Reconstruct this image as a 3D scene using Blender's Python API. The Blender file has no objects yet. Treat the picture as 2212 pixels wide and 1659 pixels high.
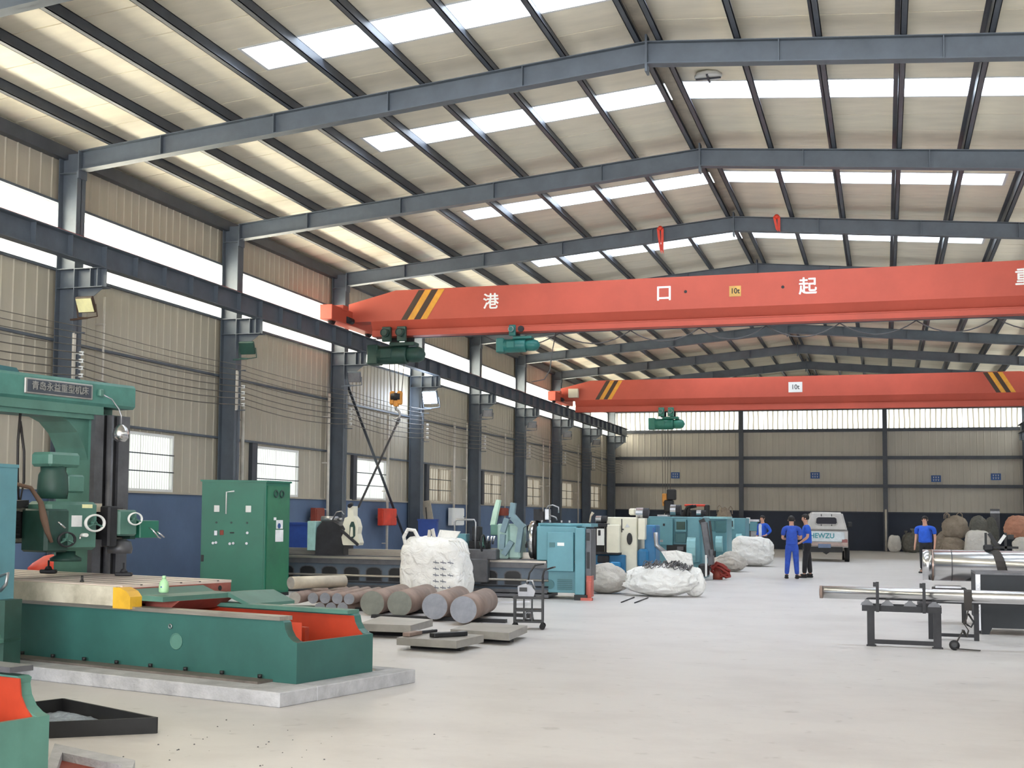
import bpy, bmesh, math, random
from mathutils import Vector, Matrix, noise
random.seed(7)
SC = bpy.context.scene
COL = SC.collection
# ------------------------------------------------------------------ camera
F, CX, CY, YAW, PIT, ROL, H = 2841.6, 900.0, 915.1, 0.3419, 0.0685, 0.0123, 1.548
fwd = Vector((-math.sin(YAW)*math.cos(PIT), math.cos(YAW)*math.cos(PIT), math.sin(PIT)))
rgt = Vector((math.cos(YAW), math.sin(YAW), 0)); upv = rgt.cross(fwd)
CAM = Vector((0, 0, H))
r2 = rgt*math.cos(ROL) - upv*(-math.sin(ROL)); u2 = upv*math.cos(ROL) - rgt*math.sin(ROL)
cd = bpy.data.cameras.new('camera'); co = bpy.data.objects.new('camera', cd); COL.objects.link(co)
m3 = Matrix((r2, u2, -fwd)).transposed(); co.matrix_world = Matrix.Translation(CAM) @ m3.to_4x4()
cd.sensor_fit = 'HORIZONTAL'; cd.sensor_width = 36; cd.lens = F/2212*36
cd.shift_x = (1106-CX)/2212; cd.shift_y = (CY-829.5)/2212; cd.clip_end = 300; cd.clip_start = .1
SC.camera = co
# ------------------------------------------------------------------ sky, lights, exposure
w = bpy.data.worlds.new('world'); SC.world = w; w.use_nodes = True
bg = w.node_tree.nodes['Background']; bg.inputs[0].default_value = (.86, .93, 1, 1); bg.inputs[1].default_value = 3.0
SC.view_settings.view_transform = 'Standard'; SC.view_settings.look = 'None'
SC.view_settings.exposure = 0.0; SC.view_settings.gamma = 1; SC.view_settings.use_curve_mapping = False
YA = 19.2; BAY = 6.0; XL = -13.49; XR = 6.97; XRIDGE = -3.26; YB = 69.0; YF = -8.0
ZE, ZR = 7.71, 8.60; SL = (ZR-ZE)/(XRIDGE-XL)
def area(name, loc, rot, sx, sy, power, col=(1, 1, 1)):
    l = bpy.data.lights.new(name, 'AREA'); l.shape = 'RECTANGLE'; l.size = sx; l.size_y = sy; l.energy = power; l.color = col
    o = bpy.data.objects.new(name, l); o.location = loc; o.rotation_euler = rot; COL.objects.link(o); return o
SKYY = [YA-6+4.2] + [YA+6*k+3.0 for k in range(0, 6)]
for yy in SKYY:
    area('daylight_skylight', (-6.1, yy, 9.1), (0, 0, 0), 5.2, 1.0, 330, (.93, .97, 1))
    area('daylight_skylight', (-.4, yy, 9.1), (0, 0, 0), 5.2, 1.0, 330, (.93, .97, 1))
area('daylight_clerestory', (XL-.35, 36, 6.3), (0, math.radians(-90), 0), 1.0, 66, 4700, (1, .92, .77))
area('daylight_clerestory', (XR+.35, 36, 6.3), (0, math.radians(90), 0), 1.0, 66, 2600, (.97, .98, 1))  # right-hand clerestory is out of view, added for its light
area('daylight_back_clerestory', (XRIDGE, YB+.4, 6.5), (math.radians(-90), 0, 0), 19.5, 1.0, 420, (1, 1, 1))
area('daylight_open_door', (XRIDGE+1, YF-.6, 3.2), (math.radians(90), 0, 0), 15, 5.6, 3400, (.96, .98, 1))

# ------------------------------------------------------------------ pixel rays -> real points at their own depth
def ray(px, py):
    X = (px-CX)/F; Y = (py-CY)/F; c, s = math.cos(ROL), math.sin(ROL)
    return rgt*(c*X+s*Y) - upv*(-s*X+c*Y) + fwd
def G(px, py, z=0.0):
    d = ray(px, py); return CAM+d*((z-H)/d.z)
def AY(px, py, y):
    d = ray(px, py); return CAM+d*(y/d.y)
def AX(px, py, x):
    d = ray(px, py); return CAM+d*(x/d.x)

# ------------------------------------------------------------------ materials
MATS = {}
def lin(c):
    return tuple(((v/255)/12.92 if v/255 <= .04045 else (((v/255)+.055)/1.055)**2.4) for v in c)
def M(name, col, rough=.6, metal=0, var=.12, scale=3, bump=0, bscale=40, col2=None, cover=.5, spec=.5, emit=0, aniso=None, bdist=.02):
    if name in MATS: return MATS[name]
    m = bpy.data.materials.new(name); MATS[name] = m; m.use_nodes = True
    nt = m.node_tree; b = nt.nodes['Principled BSDF']; L = nt.links
    c = lin(col)
    b.inputs['Roughness'].default_value = rough; b.inputs['Metallic'].default_value = metal
    b.inputs['Specular IOR Level'].default_value = spec
    tc = nt.nodes.new('ShaderNodeTexCoord'); nz = nt.nodes.new('ShaderNodeTexNoise')
    nz.inputs['Scale'].default_value = scale; nz.inputs['Detail'].default_value = 5; nz.inputs['Roughness'].default_value = .65
    mp = nt.nodes.new('ShaderNodeMapping'); L.new(tc.outputs['Object'], mp.inputs[0]); L.new(mp.outputs[0], nz.inputs[0])
    if aniso: mp.inputs['Scale'].default_value = aniso
    cr = nt.nodes.new('ShaderNodeValToRGB'); L.new(nz.outputs[0], cr.inputs[0])
    c2 = lin(col2) if col2 else tuple(v*(1-2*var) for v in c)
    c1 = c if col2 else tuple(min(1, v*(1+var)) for v in c)
    cr.color_ramp.elements[0].position = max(0, cover-.18); cr.color_ramp.elements[1].position = min(1, cover+.18)
    cr.color_ramp.elements[0].color = (*c2, 1); cr.color_ramp.elements[1].color = (*c1, 1)
    L.new(cr.outputs[0], b.inputs['Base Color'])
    if emit:
        b.inputs['Emission Color'].default_value = (*c, 1); b.inputs['Emission Strength'].default_value = emit
    if bump:
        n2 = nt.nodes.new('ShaderNodeTexNoise'); n2.inputs['Scale'].default_value = bscale; n2.inputs['Detail'].default_value = 4; n2.inputs['Distortion'].default_value = .9 if bdist > .05 else 0; L.new(mp.outputs[0], n2.inputs[0])
        bp = nt.nodes.new('ShaderNodeBump'); bp.inputs['Strength'].default_value = bump; bp.inputs['Distance'].default_value = bdist
        L.new(n2.outputs[0], bp.inputs['Height']); L.new(bp.outputs[0], b.inputs['Normal'])
    return m
def Mglass(name, tint, alpha, rough=.3, stripes=0, axis=1, stripecol=(200, 196, 186)):
    # milky translucent sheet: lets the daylight behind it through, part of it scattered
    if name in MATS: return MATS[name]
    m = bpy.data.materials.new(name); MATS[name] = m; m.use_nodes = True
    nt = m.node_tree; nt.nodes.clear(); L = nt.links
    out = nt.nodes.new('ShaderNodeOutputMaterial'); tr = nt.nodes.new('ShaderNodeBsdfTransparent'); tr.inputs[0].default_value = (*lin(tint), 1)
    tl = nt.nodes.new('ShaderNodeBsdfTranslucent'); tl.inputs[0].default_value = (*lin(tint), 1)
    df = nt.nodes.new('ShaderNodeBsdfDiffuse'); df.inputs[0].default_value = (*lin(tint), 1)
    mx = nt.nodes.new('ShaderNodeMixShader'); mx.inputs[0].default_value = .3; L.new(tl.outputs[0], mx.inputs[1]); L.new(df.outputs[0], mx.inputs[2])
    m2 = nt.nodes.new('ShaderNodeMixShader'); m2.inputs[0].default_value = alpha; L.new(tr.outputs[0], m2.inputs[1]); L.new(mx.outputs[0], m2.inputs[2])
    if stripes:
        tc = nt.nodes.new('ShaderNodeTexCoord'); wv = nt.nodes.new('ShaderNodeTexWave'); wv.bands_direction = 'XYZ'[axis]; wv.inputs['Scale'].default_value = stripes
        wv.inputs['Distortion'].default_value = 1.2; wv.inputs['Detail'].default_value = 1
        L.new(tc.outputs['Object'], wv.inputs[0]); cr = nt.nodes.new('ShaderNodeValToRGB'); L.new(wv.outputs[1], cr.inputs[0])
        cr.color_ramp.elements[0].color = (*lin(stripecol), 1); cr.color_ramp.elements[1].color = (*lin(tint), 1); cr.color_ramp.elements[1].position = .45
        for s in (tr, tl, df): L.new(cr.outputs[0], s.inputs[0])
    L.new(m2.outputs[0], out.inputs[0]); return m
def Mfloor():
    m = M('floor_concrete', (204, 199, 195), .42, 0, .03, .35)
    nt = m.node_tree; L = nt.links; b = nt.nodes['Principled BSDF']
    tc = nt.nodes.new('ShaderNodeTexCoord'); a = nt.nodes.new('ShaderNodeTexNoise'); a.inputs['Scale'].default_value = .9; a.inputs['Detail'].default_value = 8; a.inputs['Roughness'].default_value = .7
    mp = nt.nodes.new('ShaderNodeMapping'); mp.inputs['Scale'].default_value = (.8, 1.0, 1); L.new(tc.outputs['Object'], mp.inputs[0]); L.new(mp.outputs[0], a.inputs[0])
    cr = nt.nodes.new('ShaderNodeValToRGB'); L.new(a.outputs[0], cr.inputs[0])
    e = cr.color_ramp.elements; e[0].position = .30; e[0].color = (*lin((184, 179, 177)), 1); e[1].position = .56; e[1].color = (*lin((200, 196, 194)), 1)
    s = nt.nodes.new('ShaderNodeTexNoise'); s.inputs['Scale'].default_value = 5; s.inputs['Detail'].default_value = 9; L.new(tc.outputs['Object'], s.inputs[0])
    c2 = nt.nodes.new('ShaderNodeValToRGB'); L.new(s.outputs[0], c2.inputs[0]); e = c2.color_ramp.elements; e[0].position = .27; e[0].color = (.55, .53, .52, 1); e[1].position = .36; e[1].color = (1, 1, 1, 1)
    mx = nt.nodes.new('ShaderNodeMixRGB'); mx.blend_type = 'MULTIPLY'; mx.inputs[0].default_value = .5; L.new(cr.outputs[0], mx.inputs[1]); L.new(c2.outputs[0], mx.inputs[2])
    L.new(mx.outputs[0], b.inputs['Base Color'])
    rr = nt.nodes.new('ShaderNodeMapRange'); rr.inputs[3].default_value = .28; rr.inputs[4].default_value = .55; L.new(a.outputs[0], rr.inputs[0]); L.new(rr.outputs[0], b.inputs['Roughness'])
    return m
steel = M('grey_blue_steel_paint', (88, 96, 106), .5, 0, .1, 2)
purl = M('purlin_steel', (66, 71, 80), .45, .1, .12, 2)
galv = M('galvanised', (165, 165, 168), .35, .8, .1, 6)
wallp = M('wall_sheet', (176, 168, 152), .55, 0, .05, .8, aniso=(3, 3, .6))
wallb = M('wall_sheet_back', (186, 181, 172), .6, 0, .05, .8, aniso=(3, 3, .6))
waint = M('wainscot_blue', (88, 108, 138), .7, 0, .07, 1.2)
waintb = M('wainscot_navy', (50, 58, 74), .7, 0, .07, 1.2)
roofm = M('roof_board', (240, 231, 210), .6, 0, .05, .7, aniso=(1, 4, 1), bump=.08, bscale=12)
red = M('crane_red', (186, 80, 62), .55, 0, .06, .8)
redd = M('red_rail', (180, 60, 52), .5)
teal = M('machine_teal', (94, 148, 160), .45, 0, .07, 1.5)
teald = M('machine_teal_dark', (62, 112, 118), .45, 0, .1, 2)
blue = M('machine_blue', (40, 112, 158), .45, 0, .1, 2)
green = M('machine_green', (48, 96, 90), .45, 0, .1, 1.4)
greenm = M('machine_grey_green', (80, 122, 110), .45, 0, .12, 2)
greend = M('machine_dark_green', (38, 72, 64), .5, 0, .15, 3)
cabg = M('cabinet_green', (34, 112, 90), .42, 0, .07, 1.3)
cream = M('cream_paint', (224, 220, 202), .5, 0, .05, 3)
white = M('white_paint', (232, 232, 230), .5, 0, .03, 3)
black = M('black_paint', (28, 28, 31), .5, 0, .2, 4)
darkg = M('dark_iron', (46, 46, 50), .55, .0, .2, 4, spec=.3)
cast = M('cast_grey', (92, 92, 96), .45, .3, .15, 4)
chrome = M('machined_steel', (206, 206, 208), .22, .95, .05, 5, aniso=(.3, 4, 4))
ways = M('worn_ways', (176, 168, 158), .3, .7, .12, 6, aniso=(.4, 4, 4))
orange = M('orange_oxide', (172, 58, 34), .45, 0, .12, 2)
rusty = M('bar_skin', (142, 122, 112), .6, .2, .15, 3)
barend = M('sawn_face', (134, 136, 144), .5, .4, .1, 6)
barendl = M('sawn_face_light', (170, 165, 158), .5, .3, .1, 6)
platem = M('steel_plate_face', (150, 146, 140), .45, .3, .1, 3)
concr = M('concrete', (178, 178, 182), .8, 0, .12, 5, bump=.5, bscale=25)
yellow = M('yellow_paint', (222, 172, 50), .5, 0, .1, 4)
hookor = M('hook_orange', (206, 140, 60), .5, 0, .1, 4)
bagw = M('white_woven_sack', (232, 230, 226), .8, 0, .03, 3, bump=.9, bscale=5.5, bdist=.09)
bagg = M('grey_woven_sack', (196, 190, 182), .85, 0, .1, 3, bump=.9, bscale=5.5, bdist=.09)
bagt = M('tan_woven_sack', (158, 146, 132), .85, 0, .12, 3, bump=.9, bscale=5.5, bdist=.09)
bago = M('orange_sack', (206, 150, 126), .85, 0, .1, 3, bump=.9, bscale=5.5, bdist=.09)
bags = M('olive_sack', (112, 112, 106), .85, 0, .15, 3, bump=.9, bscale=5.5, bdist=.09)
swarf = M('steel_swarf', (110, 108, 110), .35, .8, .4, 12)
chips = M('chips', (150, 160, 172), .6, .4, .2, 20, bump=1, bscale=60)
skin = M('skin', (206, 156, 132), .6, 0, .03)
hairm = M('hair', (32, 28, 28), .6)
shirt = M('blue_shirt', (38, 92, 206), .8, 0, .1, 6)
overall = M('blue_overall', (52, 88, 190), .85, 0, .12, 6)
trous = M('black_trousers', (40, 40, 44), .85, 0, .15, 6)
whitesh = M('white_shirt', (222, 228, 240), .8)
shoe = M('shoe', (26, 26, 28), .6)
vanp = M('van_silver', (188, 184, 180), .35, .1, .08, 2)
vand = M('van_dust', (172, 150, 142), .6, 0, .15, 3)
glassd = M('dark_glass', (30, 28, 40), .35, 0, .05, spec=.2)
rubber = M('rubber', (30, 30, 32), .8)
beige = M('beige_cover', (196, 186, 168), .6)
pvc = M('pvc_pipe', (206, 200, 190), .5)
wirem = M('wire', (92, 86, 80), .5)
cable = M('cable_black', (36, 32, 32), .6)
brown = M('brown_hose', (112, 88, 74), .7)
redbox = M('red_box', (218, 66, 44), .5)
maroon = M('maroon_box', (142, 62, 46), .6)
bluebin = M('blue_bin', (34, 74, 158), .5)
signblue = M('sign_blue', (44, 86, 150), .5)
signpl = M('sign_plate_dark', (66, 72, 82), .5)
platet = M('nameplate_metal', (160, 158, 154), .4, .5)
lampy = M('lamp_face_yellow', (236, 232, 180), .4)
stripey = M('stripe_yellow', (222, 158, 48), .5)
stripeb = M('stripe_black', (58, 38, 24), .5)
strapm = M('strap_webbing', (58, 54, 52), .8)
tarp = M('light_table_top', (216, 200, 190), .45, .2, .06, 3)
tabf = M('table_front', (204, 196, 178), .6, 0, .1, 3, col2=(150, 142, 124), cover=.42)
redmet = M('table_end_red', (150, 82, 72), .5, 0, .15, 5)
bottle = M('bottle_green', (172, 216, 168), .35)
paper = M('paper', (238, 238, 240), .7)
skyl = Mglass('skylight_sheet', (246, 250, 255), .3)
cler = Mglass('clerestory_sheet', (250, 250, 245), .45)
winw = Mglass('window_sheet_white', (250, 250, 244), .72, stripes=3.4, axis=1, stripecol=(190, 188, 178))
wint = Mglass('window_sheet_tan', (200, 194, 182), .93, stripes=1.2, axis=1, stripecol=(166, 156, 142))
backw = Mglass('back_light_sheet', (236, 235, 228), .95, stripes=1.3, axis=0, stripecol=(150, 146, 136))
lampon = M('lamp_lit', (215, 228, 255), .4, emit=30)

# ------------------------------------------------------------------ mesh building
class B:
    def __init__(s): s.bm = bmesh.new(); s.mats = []
    def _mi(s, m):
        if m is None: return 0
        if m not in s.mats: s.mats.append(m)
        return s.mats.index(m)
    def _fin(s, vs, mat, mtx=None, bev=0):
        if mtx is not None: bmesh.ops.transform(s.bm, matrix=mtx, verts=vs)
        fs = {f for v in vs for f in v.link_faces}
        i = s._mi(mat)
        for f in fs: f.material_index = i
        if bev:
            es = list({e for v in vs for e in v.link_edges})
            r = bmesh.ops.bevel(s.bm, geom=es, offset=bev, segments=1, affect='EDGES', clamp_overlap=True)
            for f in r['faces']: f.material_index = i
        return s
    def box(s, x0, x1, y0, y1, z0, z1, mat=None, bev=0, mtx=None):
        r = bmesh.ops.create_cube(s.bm, size=1)['verts']
        for v in r: v.co = Vector(((x0+x1)/2+v.co.x*(x1-x0), (y0+y1)/2+v.co.y*(y1-y0), (z0+z1)/2+v.co.z*(z1-z0)))
        return s._fin(r, mat, mtx, bev)
    def cyl(s, p0, p1, r, r1=None, n=16, mat=None, smooth=True, cap=True):
        p0 = Vector(p0); p1 = Vector(p1); d = p1-p0
        if d.length < 1e-6: return s
        q = bmesh.ops.create_cone(s.bm, cap_ends=cap, segments=n, radius1=r, radius2=r if r1 is None else r1, depth=d.length)['verts']
        mt = Matrix.Translation((p0+p1)/2) @ d.to_track_quat('Z', 'Y').to_matrix().to_4x4()
        bmesh.ops.transform(s.bm, matrix=mt, verts=q); s._fin(q, mat)
        if smooth:
            for f in {f for v in q for f in v.link_faces}:
                if len(f.verts) == 4: f.smooth = True
        return s
    def bar(s, p0, p1, w, h, mat=None, bev=0):
        p0 = Vector(p0); p1 = Vector(p1); d = p1-p0; L = d.length
        zz = Vector((0, 0, 1)) if abs(d.normalized().z) < .95 else Vector((0, 1, 0))
        x = d.normalized(); y = zz.cross(x).normalized(); z = x.cross(y)
        mt = Matrix.Translation((p0+p1)/2) @ Matrix((x, y, z)).transposed().to_4x4()
        return s.box(-L/2, L/2, -w/2, w/2, -h/2, h/2, mat, bev, mt)
    def prism(s, poly, a0, a1, axis='y', mat=None, smooth=False):
        # poly: (u,v) points; axis y -> (x,z); x -> (y,z); z -> (x,y)
        def P(u, v, a): return {'y': (u, a, v), 'x': (a, u, v), 'z': (u, v, a)}[axis]
        A = [s.bm.verts.new(P(u, v, a0)) for u, v in poly]; Bv = [s.bm.verts.new(P(u, v, a1)) for u, v in poly]
        n = len(poly); i = s._mi(mat); fs = [s.bm.faces.new(A), s.bm.faces.new(Bv[::-1])]
        for k in range(n):
            f = s.bm.faces.new((A[k], Bv[k], Bv[(k+1) % n], A[(k+1) % n])); f.smooth = smooth; fs.append(f)
        for f in fs: f.material_index = i
        return s
    def tube(s, pts, r, n=8, mat=None, closed=False):
        pts = [Vector(p) for p in pts]; rings = []; i = s._mi(mat); N = len(pts)
        rr = r if isinstance(r, (list, tuple)) else [r]*N
        prev = None
        for k, p in enumerate(pts):
            if closed: t = (pts[(k+1) % N]-pts[k-1])
            else: t = (pts[min(k+1, N-1)]-pts[max(k-1, 0)])
            t.normalize()
            ref = prev if prev is not None else (Vector((0, 0, 1)) if abs(t.z) < .9 else Vector((1, 0, 0)))
            x = (ref - t*ref.dot(t)).normalized(); y = t.cross(x); prev = x
            rings.append([s.bm.verts.new(p+(x*math.cos(a)+y*math.sin(a))*rr[k]) for a in [2*math.pi*j/n for j in range(n)]])
        for k in range(N if closed else N-1):
            a, b = rings[k], rings[(k+1) % N]
            for j in range(n):
                f = s.bm.faces.new((a[j], a[(j+1) % n], b[(j+1) % n], b[j])); f.smooth = True; f.material_index = i
        if not closed:
            s.bm.faces.new(rings[0][::-1]).material_index = i; s.bm.faces.new(rings[-1]).material_index = i
        return s
    def ring(s, c, ax, R, r, n=20, m=8, mat=None):
        c = Vector(c); ax = Vector(ax).normalized(); x = ax.orthogonal().normalized(); y = ax.cross(x)
        return s.tube([c+(x*math.cos(2*math.pi*k/n)+y*math.sin(2*math.pi*k/n))*R for k in range(n)], r, m, mat, True)
    def lathe(s, prof, c=(0, 0, 0), n=16, mat=None, axis='z'):
        i = s._mi(mat); rings = []; c = Vector(c)
        for r, h in prof:
            rg = []
            for k in range(n):
                a = 2*math.pi*k/n; u, v = r*math.cos(a), r*math.sin(a)
                rg.append(s.bm.verts.new(c+Vector({'z': (u, v, h), 'x': (h, u, v), 'y': (u, h, v)}[axis])))
            rings.append(rg)
        for a, b in zip(rings, rings[1:]):
            for k in range(n):
                f = s.bm.faces.new((a[k], a[(k+1) % n], b[(k+1) % n], b[k])); f.smooth = True; f.material_index = i
        s.bm.faces.new(rings[0][::-1]).material_index = i; s.bm.faces.new(rings[-1]).material_index = i
        return s
    def done(s, name, mat=None, parent=None, loc=None, rot=None, **kw):
        bmesh.ops.recalc_face_normals(s.bm, faces=s.bm.faces)
        me = bpy.data.meshes.new(name); s.bm.to_mesh(me); s.bm.free()
        if mat is not None and not s.mats: me.materials.append(mat)
        for m in s.mats: me.materials.append(m)
        return link(name, me, parent, loc, rot, **kw)
def link(name, data, parent=None, loc=None, rot=None, **kw):
    o = bpy.data.objects.new(name, data); COL.objects.link(o)
    if parent is not None: o.parent = parent
    if loc is not None: o.location = loc
    if rot is not None: o.rotation_euler = rot
    for k, v in kw.items():
        if v is not None: o[k] = v
    return o
def E(name, loc, rz=0, label=None, category=None, group=None, kind=None):
    return link(name, None, None, loc, (0, 0, rz), label=label, category=category, group=group, kind=kind)
def tag(o, label, category, group=None):
    o['label'] = label; o['category'] = category
    if group: o['group'] = group
    return o
def bx(name, mat, parent, *c, bev=0, **kw): return B().box(*c, bev=bev).done(name, mat, parent, **kw)
def cy(name, mat, parent, p0, p1, r, r1=None, n=16, **kw): return B().cyl(p0, p1, r, r1, n).done(name, mat, parent, **kw)
def dup(o, parent=None, loc=None, rot=None):
    c = o.copy(); COL.objects.link(c); c.parent = parent
    if loc is not None: c.location = loc
    if rot is not None: c.rotation_euler = rot
    for ch in list(o.children): dup(ch, c)
    return c
FONT = bpy.data.fonts.load('<builtin>') if False else None
def text(name, s, size, mat, parent, loc, rot, extr=.004, bold=0, sx=1, **kw):
    cu = bpy.data.curves.new(name, 'FONT'); cu.body = s; cu.size = size; cu.extrude = extr; cu.align_x = 'CENTER'; cu.align_y = 'CENTER'
    t = bpy.data.objects.new(name, cu); COL.objects.link(t)
    dg = bpy.context.evaluated_depsgraph_get(); me = bpy.data.meshes.new_from_object(t.evaluated_get(dg))
    bpy.data.objects.remove(t)
    if bold:   # heavier strokes: the glyph again, shifted a little each way
        bm = bmesh.new()
        for i, (dx, dy) in enumerate(((-bold, 0), (bold, 0), (0, bold), (0, -bold))):
            n0 = len(bm.verts); bm.from_mesh(me); bm.verts.ensure_lookup_table()
            for v in bm.verts[n0:]: v.co += Vector((dx, dy, i*.0002))
        bm.to_mesh(me); bm.free()
    me.materials.clear(); me.materials.append(mat)
    for p_ in me.polygons: p_.material_index = 0
    o = link(name, me, parent, loc, rot, **kw); o.scale = (sx, 1, 1); return o
ORD = ['first', 'second', 'third', 'fourth', 'fifth', 'sixth', 'seventh', 'eighth', 'ninth', 'tenth', 'eleventh', 'twelfth']

# ================================================================== SETTING
fl = B().box(XL-.2, XR+.2, YF-.5, YB+.3, -.2, 0).done('floor', Mfloor(), kind='structure')
FR = [YA+6*k for k in range(-4, 9)]     # frames; those from index 3 on are in view
def frame_word(k): return ORD[k+1]       # k=-1 is the first in view
# corrugated sheet mesh cache (unit made per size)
sheets = {}
def sheet(w_, z0, z1, mat, ribs=3, d=.014):
    key = (round(w_, 3), z0, z1, mat.name)
    if key in sheets: return sheets[key]
    b = B(); pts = []; n = ribs; pw = w_/n
    for i in range(n):
        x = i*pw
        pts += [(x, 0), (x+pw*.62, 0), (x+pw*.68, d), (x+pw*.76, d), (x+pw*.82, 0)]
    pts.append((w_, 0)); back = [(w_, -.03), (0, -.03)]
    b.prism(pts+back, z0, z1, 'z')
    bmesh.ops.recalc_face_normals(b.bm, faces=b.bm.faces)
    me = bpy.data.meshes.new('wall_panel'); b.bm.to_mesh(me); b.bm.free(); me.materials.append(mat); sheets[key] = me; return me
def side_wall(name, X, face):
    # face=+1: inner side looks to +x
    W = link(name, None, kind='structure')
    wm = waint
    x0, x1 = (X-.24, X+.02) if face > 0 else (X-.02, X+.24)
    bx('wainscot', wm, W, x0, x1, YF, YB, 0, 1.88)
    bx('wainscot_cap', wallp, W, (X-.05 if face > 0 else X-.06), (X+.06 if face > 0 else X+.05), YF, YB, 1.88, 1.92)
    y00 = FR[3] if face > 0 else FR[3]
    bx('plain_sheeting', wallp, W, min(X, X-.06*face), max(X, X-.06*face), YF, y00-.01, 1.92, 5.70)
    bx('plain_sheeting', wallp, W, min(X, X-.06*face), max(X, X-.06*face), YF, y00-.01, 6.84, 8.0)
    rot = (0, 0, -math.pi/2) if face > 0 else (0, 0, math.pi/2)
    for k in range(3, len(FR)-0):
        y0 = FR[k]; L = min(6.0, YB-y0)
        cuts = [0, .865, 1.73, 2.51, 3.29, 4.07, 5.035, 6.0] if L > 5.9 else [0, .9, L]
        for a, c in zip(cuts, cuts[1:]):
            zb = 3.05 if (L > 5.9 and 1.7 < a < 4.0) else 1.92
            loc = (X, y0+c, 0) if face > 0 else (X, y0+a, 0)
            link('wall_panel', sheet(c-a, zb, 5.70, wallp), W, loc, rot)
            link('wall_panel', sheet(c-a, 6.84, 8.0, wallp), W, loc, rot)
    s = face
    for z in (4.45, 3.12, 5.68, 6.86):
        B().box(min(X, X+.07*s), max(X, X+.07*s), YF, YB, z-.015, z+.03).done('girt', steel, W)
    cl = B()
    n = 0
    for k in range(-1, len(FR)-1):
        pass
    for k in range(len(FR)):
        y0 = FR[k]; y1 = min(YB, y0+6)
        link_o = bx('window', cler, None, X-.02-.01*s, X-.0-.01*s, y0+.0, y1-.0, 5.70, 6.84)
        link_o['kind'] = 'structure'; link_o.name = 'window_clerestory'
        link_o.parent = W; link_o.name = 'clerestory_pane'
    return W
side_wall('wall_left', XL, 1)
side_wall('wall_right', XR, -1)
bx('wall_front', wallp, None, XL, XR, YF-.3, YF-.1, 6.1, 9, kind='structure')
bx('wall_front', wallp, None, XL, -10.0, YF-.3, YF-.1, 0, 6.1, kind='structure')
bx('wall_front', wallp, None, 5.6, XR, YF-.3, YF-.1, 0, 6.1, kind='structure')
# back wall
WB = link('wall_back', None, kind='structure')
bx('wainscot', waintb, WB, XL, XR, YB-.02, YB+.22, 0, 1.88)
xs = [XL+i*(XR-XL)/22 for i in range(23)]
for a, c in zip(xs, xs[1:]):
    link('wall_panel', sheet(c-a, 1.92, 5.96, wallb), WB, (c, YB, 0), (0, 0, math.pi))
    link('wall_panel', sheet(c-a, 7.06, 8.8, wallb), WB, (c, YB, 0), (0, 0, math.pi))
bx('wainscot_cap', purl, WB, XL, XR, YB-.08, YB+.02, 1.88, 1.93)
for z in (3.2, 4.6, 5.98, 7.06):
    B().box(XL, XR, YB-.12, YB-.03, z-.04, z+.04).box(XL, XR, YB-.13, YB-.11, z-.08, z+.08).done('girt', purl, WB)
for x in (-6.87, .05, 6.35):
    B().box(x-.11, x+.11, YB-.34, YB-.32, 0, 8.5).box(x-.11, x+.11, YB-.16, YB-.14, 0, 8.5).box(x-.012, x+.012, YB-.32, YB-.16, 0, 8.5).done('wall_post', purl, WB)
for i, (a, c) in enumerate(((XL, -6.98), (-6.76, -.06), (.16, 6.24))):
    W = link('window_%d' % (i+1), None, kind='structure')
    for j in range(7):
        bx('pane', backw, W, a+(c-a)*j/7+.01, a+(c-a)*(j+1)/7-.01, YB-.01, YB+.01, 6.03, 7.02)
# windows in left wall (one a bay)
for k in range(8):
    y0 = YA+6*k+1.73; y1 = y0+2.34; X = XL
    W = link('window_%d' % (k+4), None, kind='structure')
    fr = B()
    for (a, c, d, e) in ((y0, y1, 1.92, 1.97), (y0, y1, 3.0, 3.05), (y0, y0+.05, 1.97, 3.0), (y1-.05, y1, 1.97, 3.0))+((((y0+y1)/2-.02, (y0+y1)/2+.02, 1.97, 3.0),) if k > 2 else ()):
        fr.box(X-.05, X+.03, a, c, d, e)
    fr.done('window_frame', white if k < 3 else beige, W)
    for z in (2.31, 2.65):
        cy('security_bar', purl, W, (X+.04, y0, z), (X+.04, y1, z), .012, n=6)
    for j in range(2):
        a = y0+.05+j*1.12; bx('pane', winw if k < 3 else wint, W, X-.03, X-.015, a, a+1.12, 1.97, 3.0)
    bx('reveal', purl, W, X-.2, X+.09, y0-.28, y0-.02, 1.9, 3.1)
# -------- roof
CE = link('ceiling', None, kind='structure')
roofsh = {}
def roof_strip(side, y0, y1, xa, xb):
    # xa..xb measured from the ridge outwards (positive), on the given side
    b = B(); z = lambda d: ZR+.22-SL*d
    key = (side, round(y1-y0, 3), xa, xb)
    if key not in roofsh:
        L = y1-y0
        for (ya, yb_, dz) in ((.012, L-.012, 0), (L-.012, L+.0, .02)):
            vs = []
            q = [(xa, ya), (xb, ya), (xb, yb_), (xa, yb_)]
            lo = [b.bm.verts.new((side*d, y, z(d)+dz)) for d, y in q]; hi = [b.bm.verts.new((side*d, y, z(d)+.1)) for d, y in q]
            b.bm.faces.new(lo); b.bm.faces.new(hi[::-1])
            for i in range(4): b.bm.faces.new((lo[i], hi[i], hi[(i+1) % 4], lo[(i+1) % 4]))
        bmesh.ops.recalc_face_normals(b.bm, faces=b.bm.faces)
        me = bpy.data.meshes.new('roof_panel'); b.bm.to_mesh(me); me.materials.append(roofm); roofsh[key] = me
    b.bm.free()
    return link('roof_panel', roofsh[key], CE, (XRIDGE, y0, 0))
HALF = XRIDGE-XL
ys = []
y = YF
bx('plain_panel', roofm, CE, XL, XR, YF, 7.0, 8.9, 9.0)
starts = []
y = 7.0
marks = [v-.5 for v in SKYY]
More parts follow.
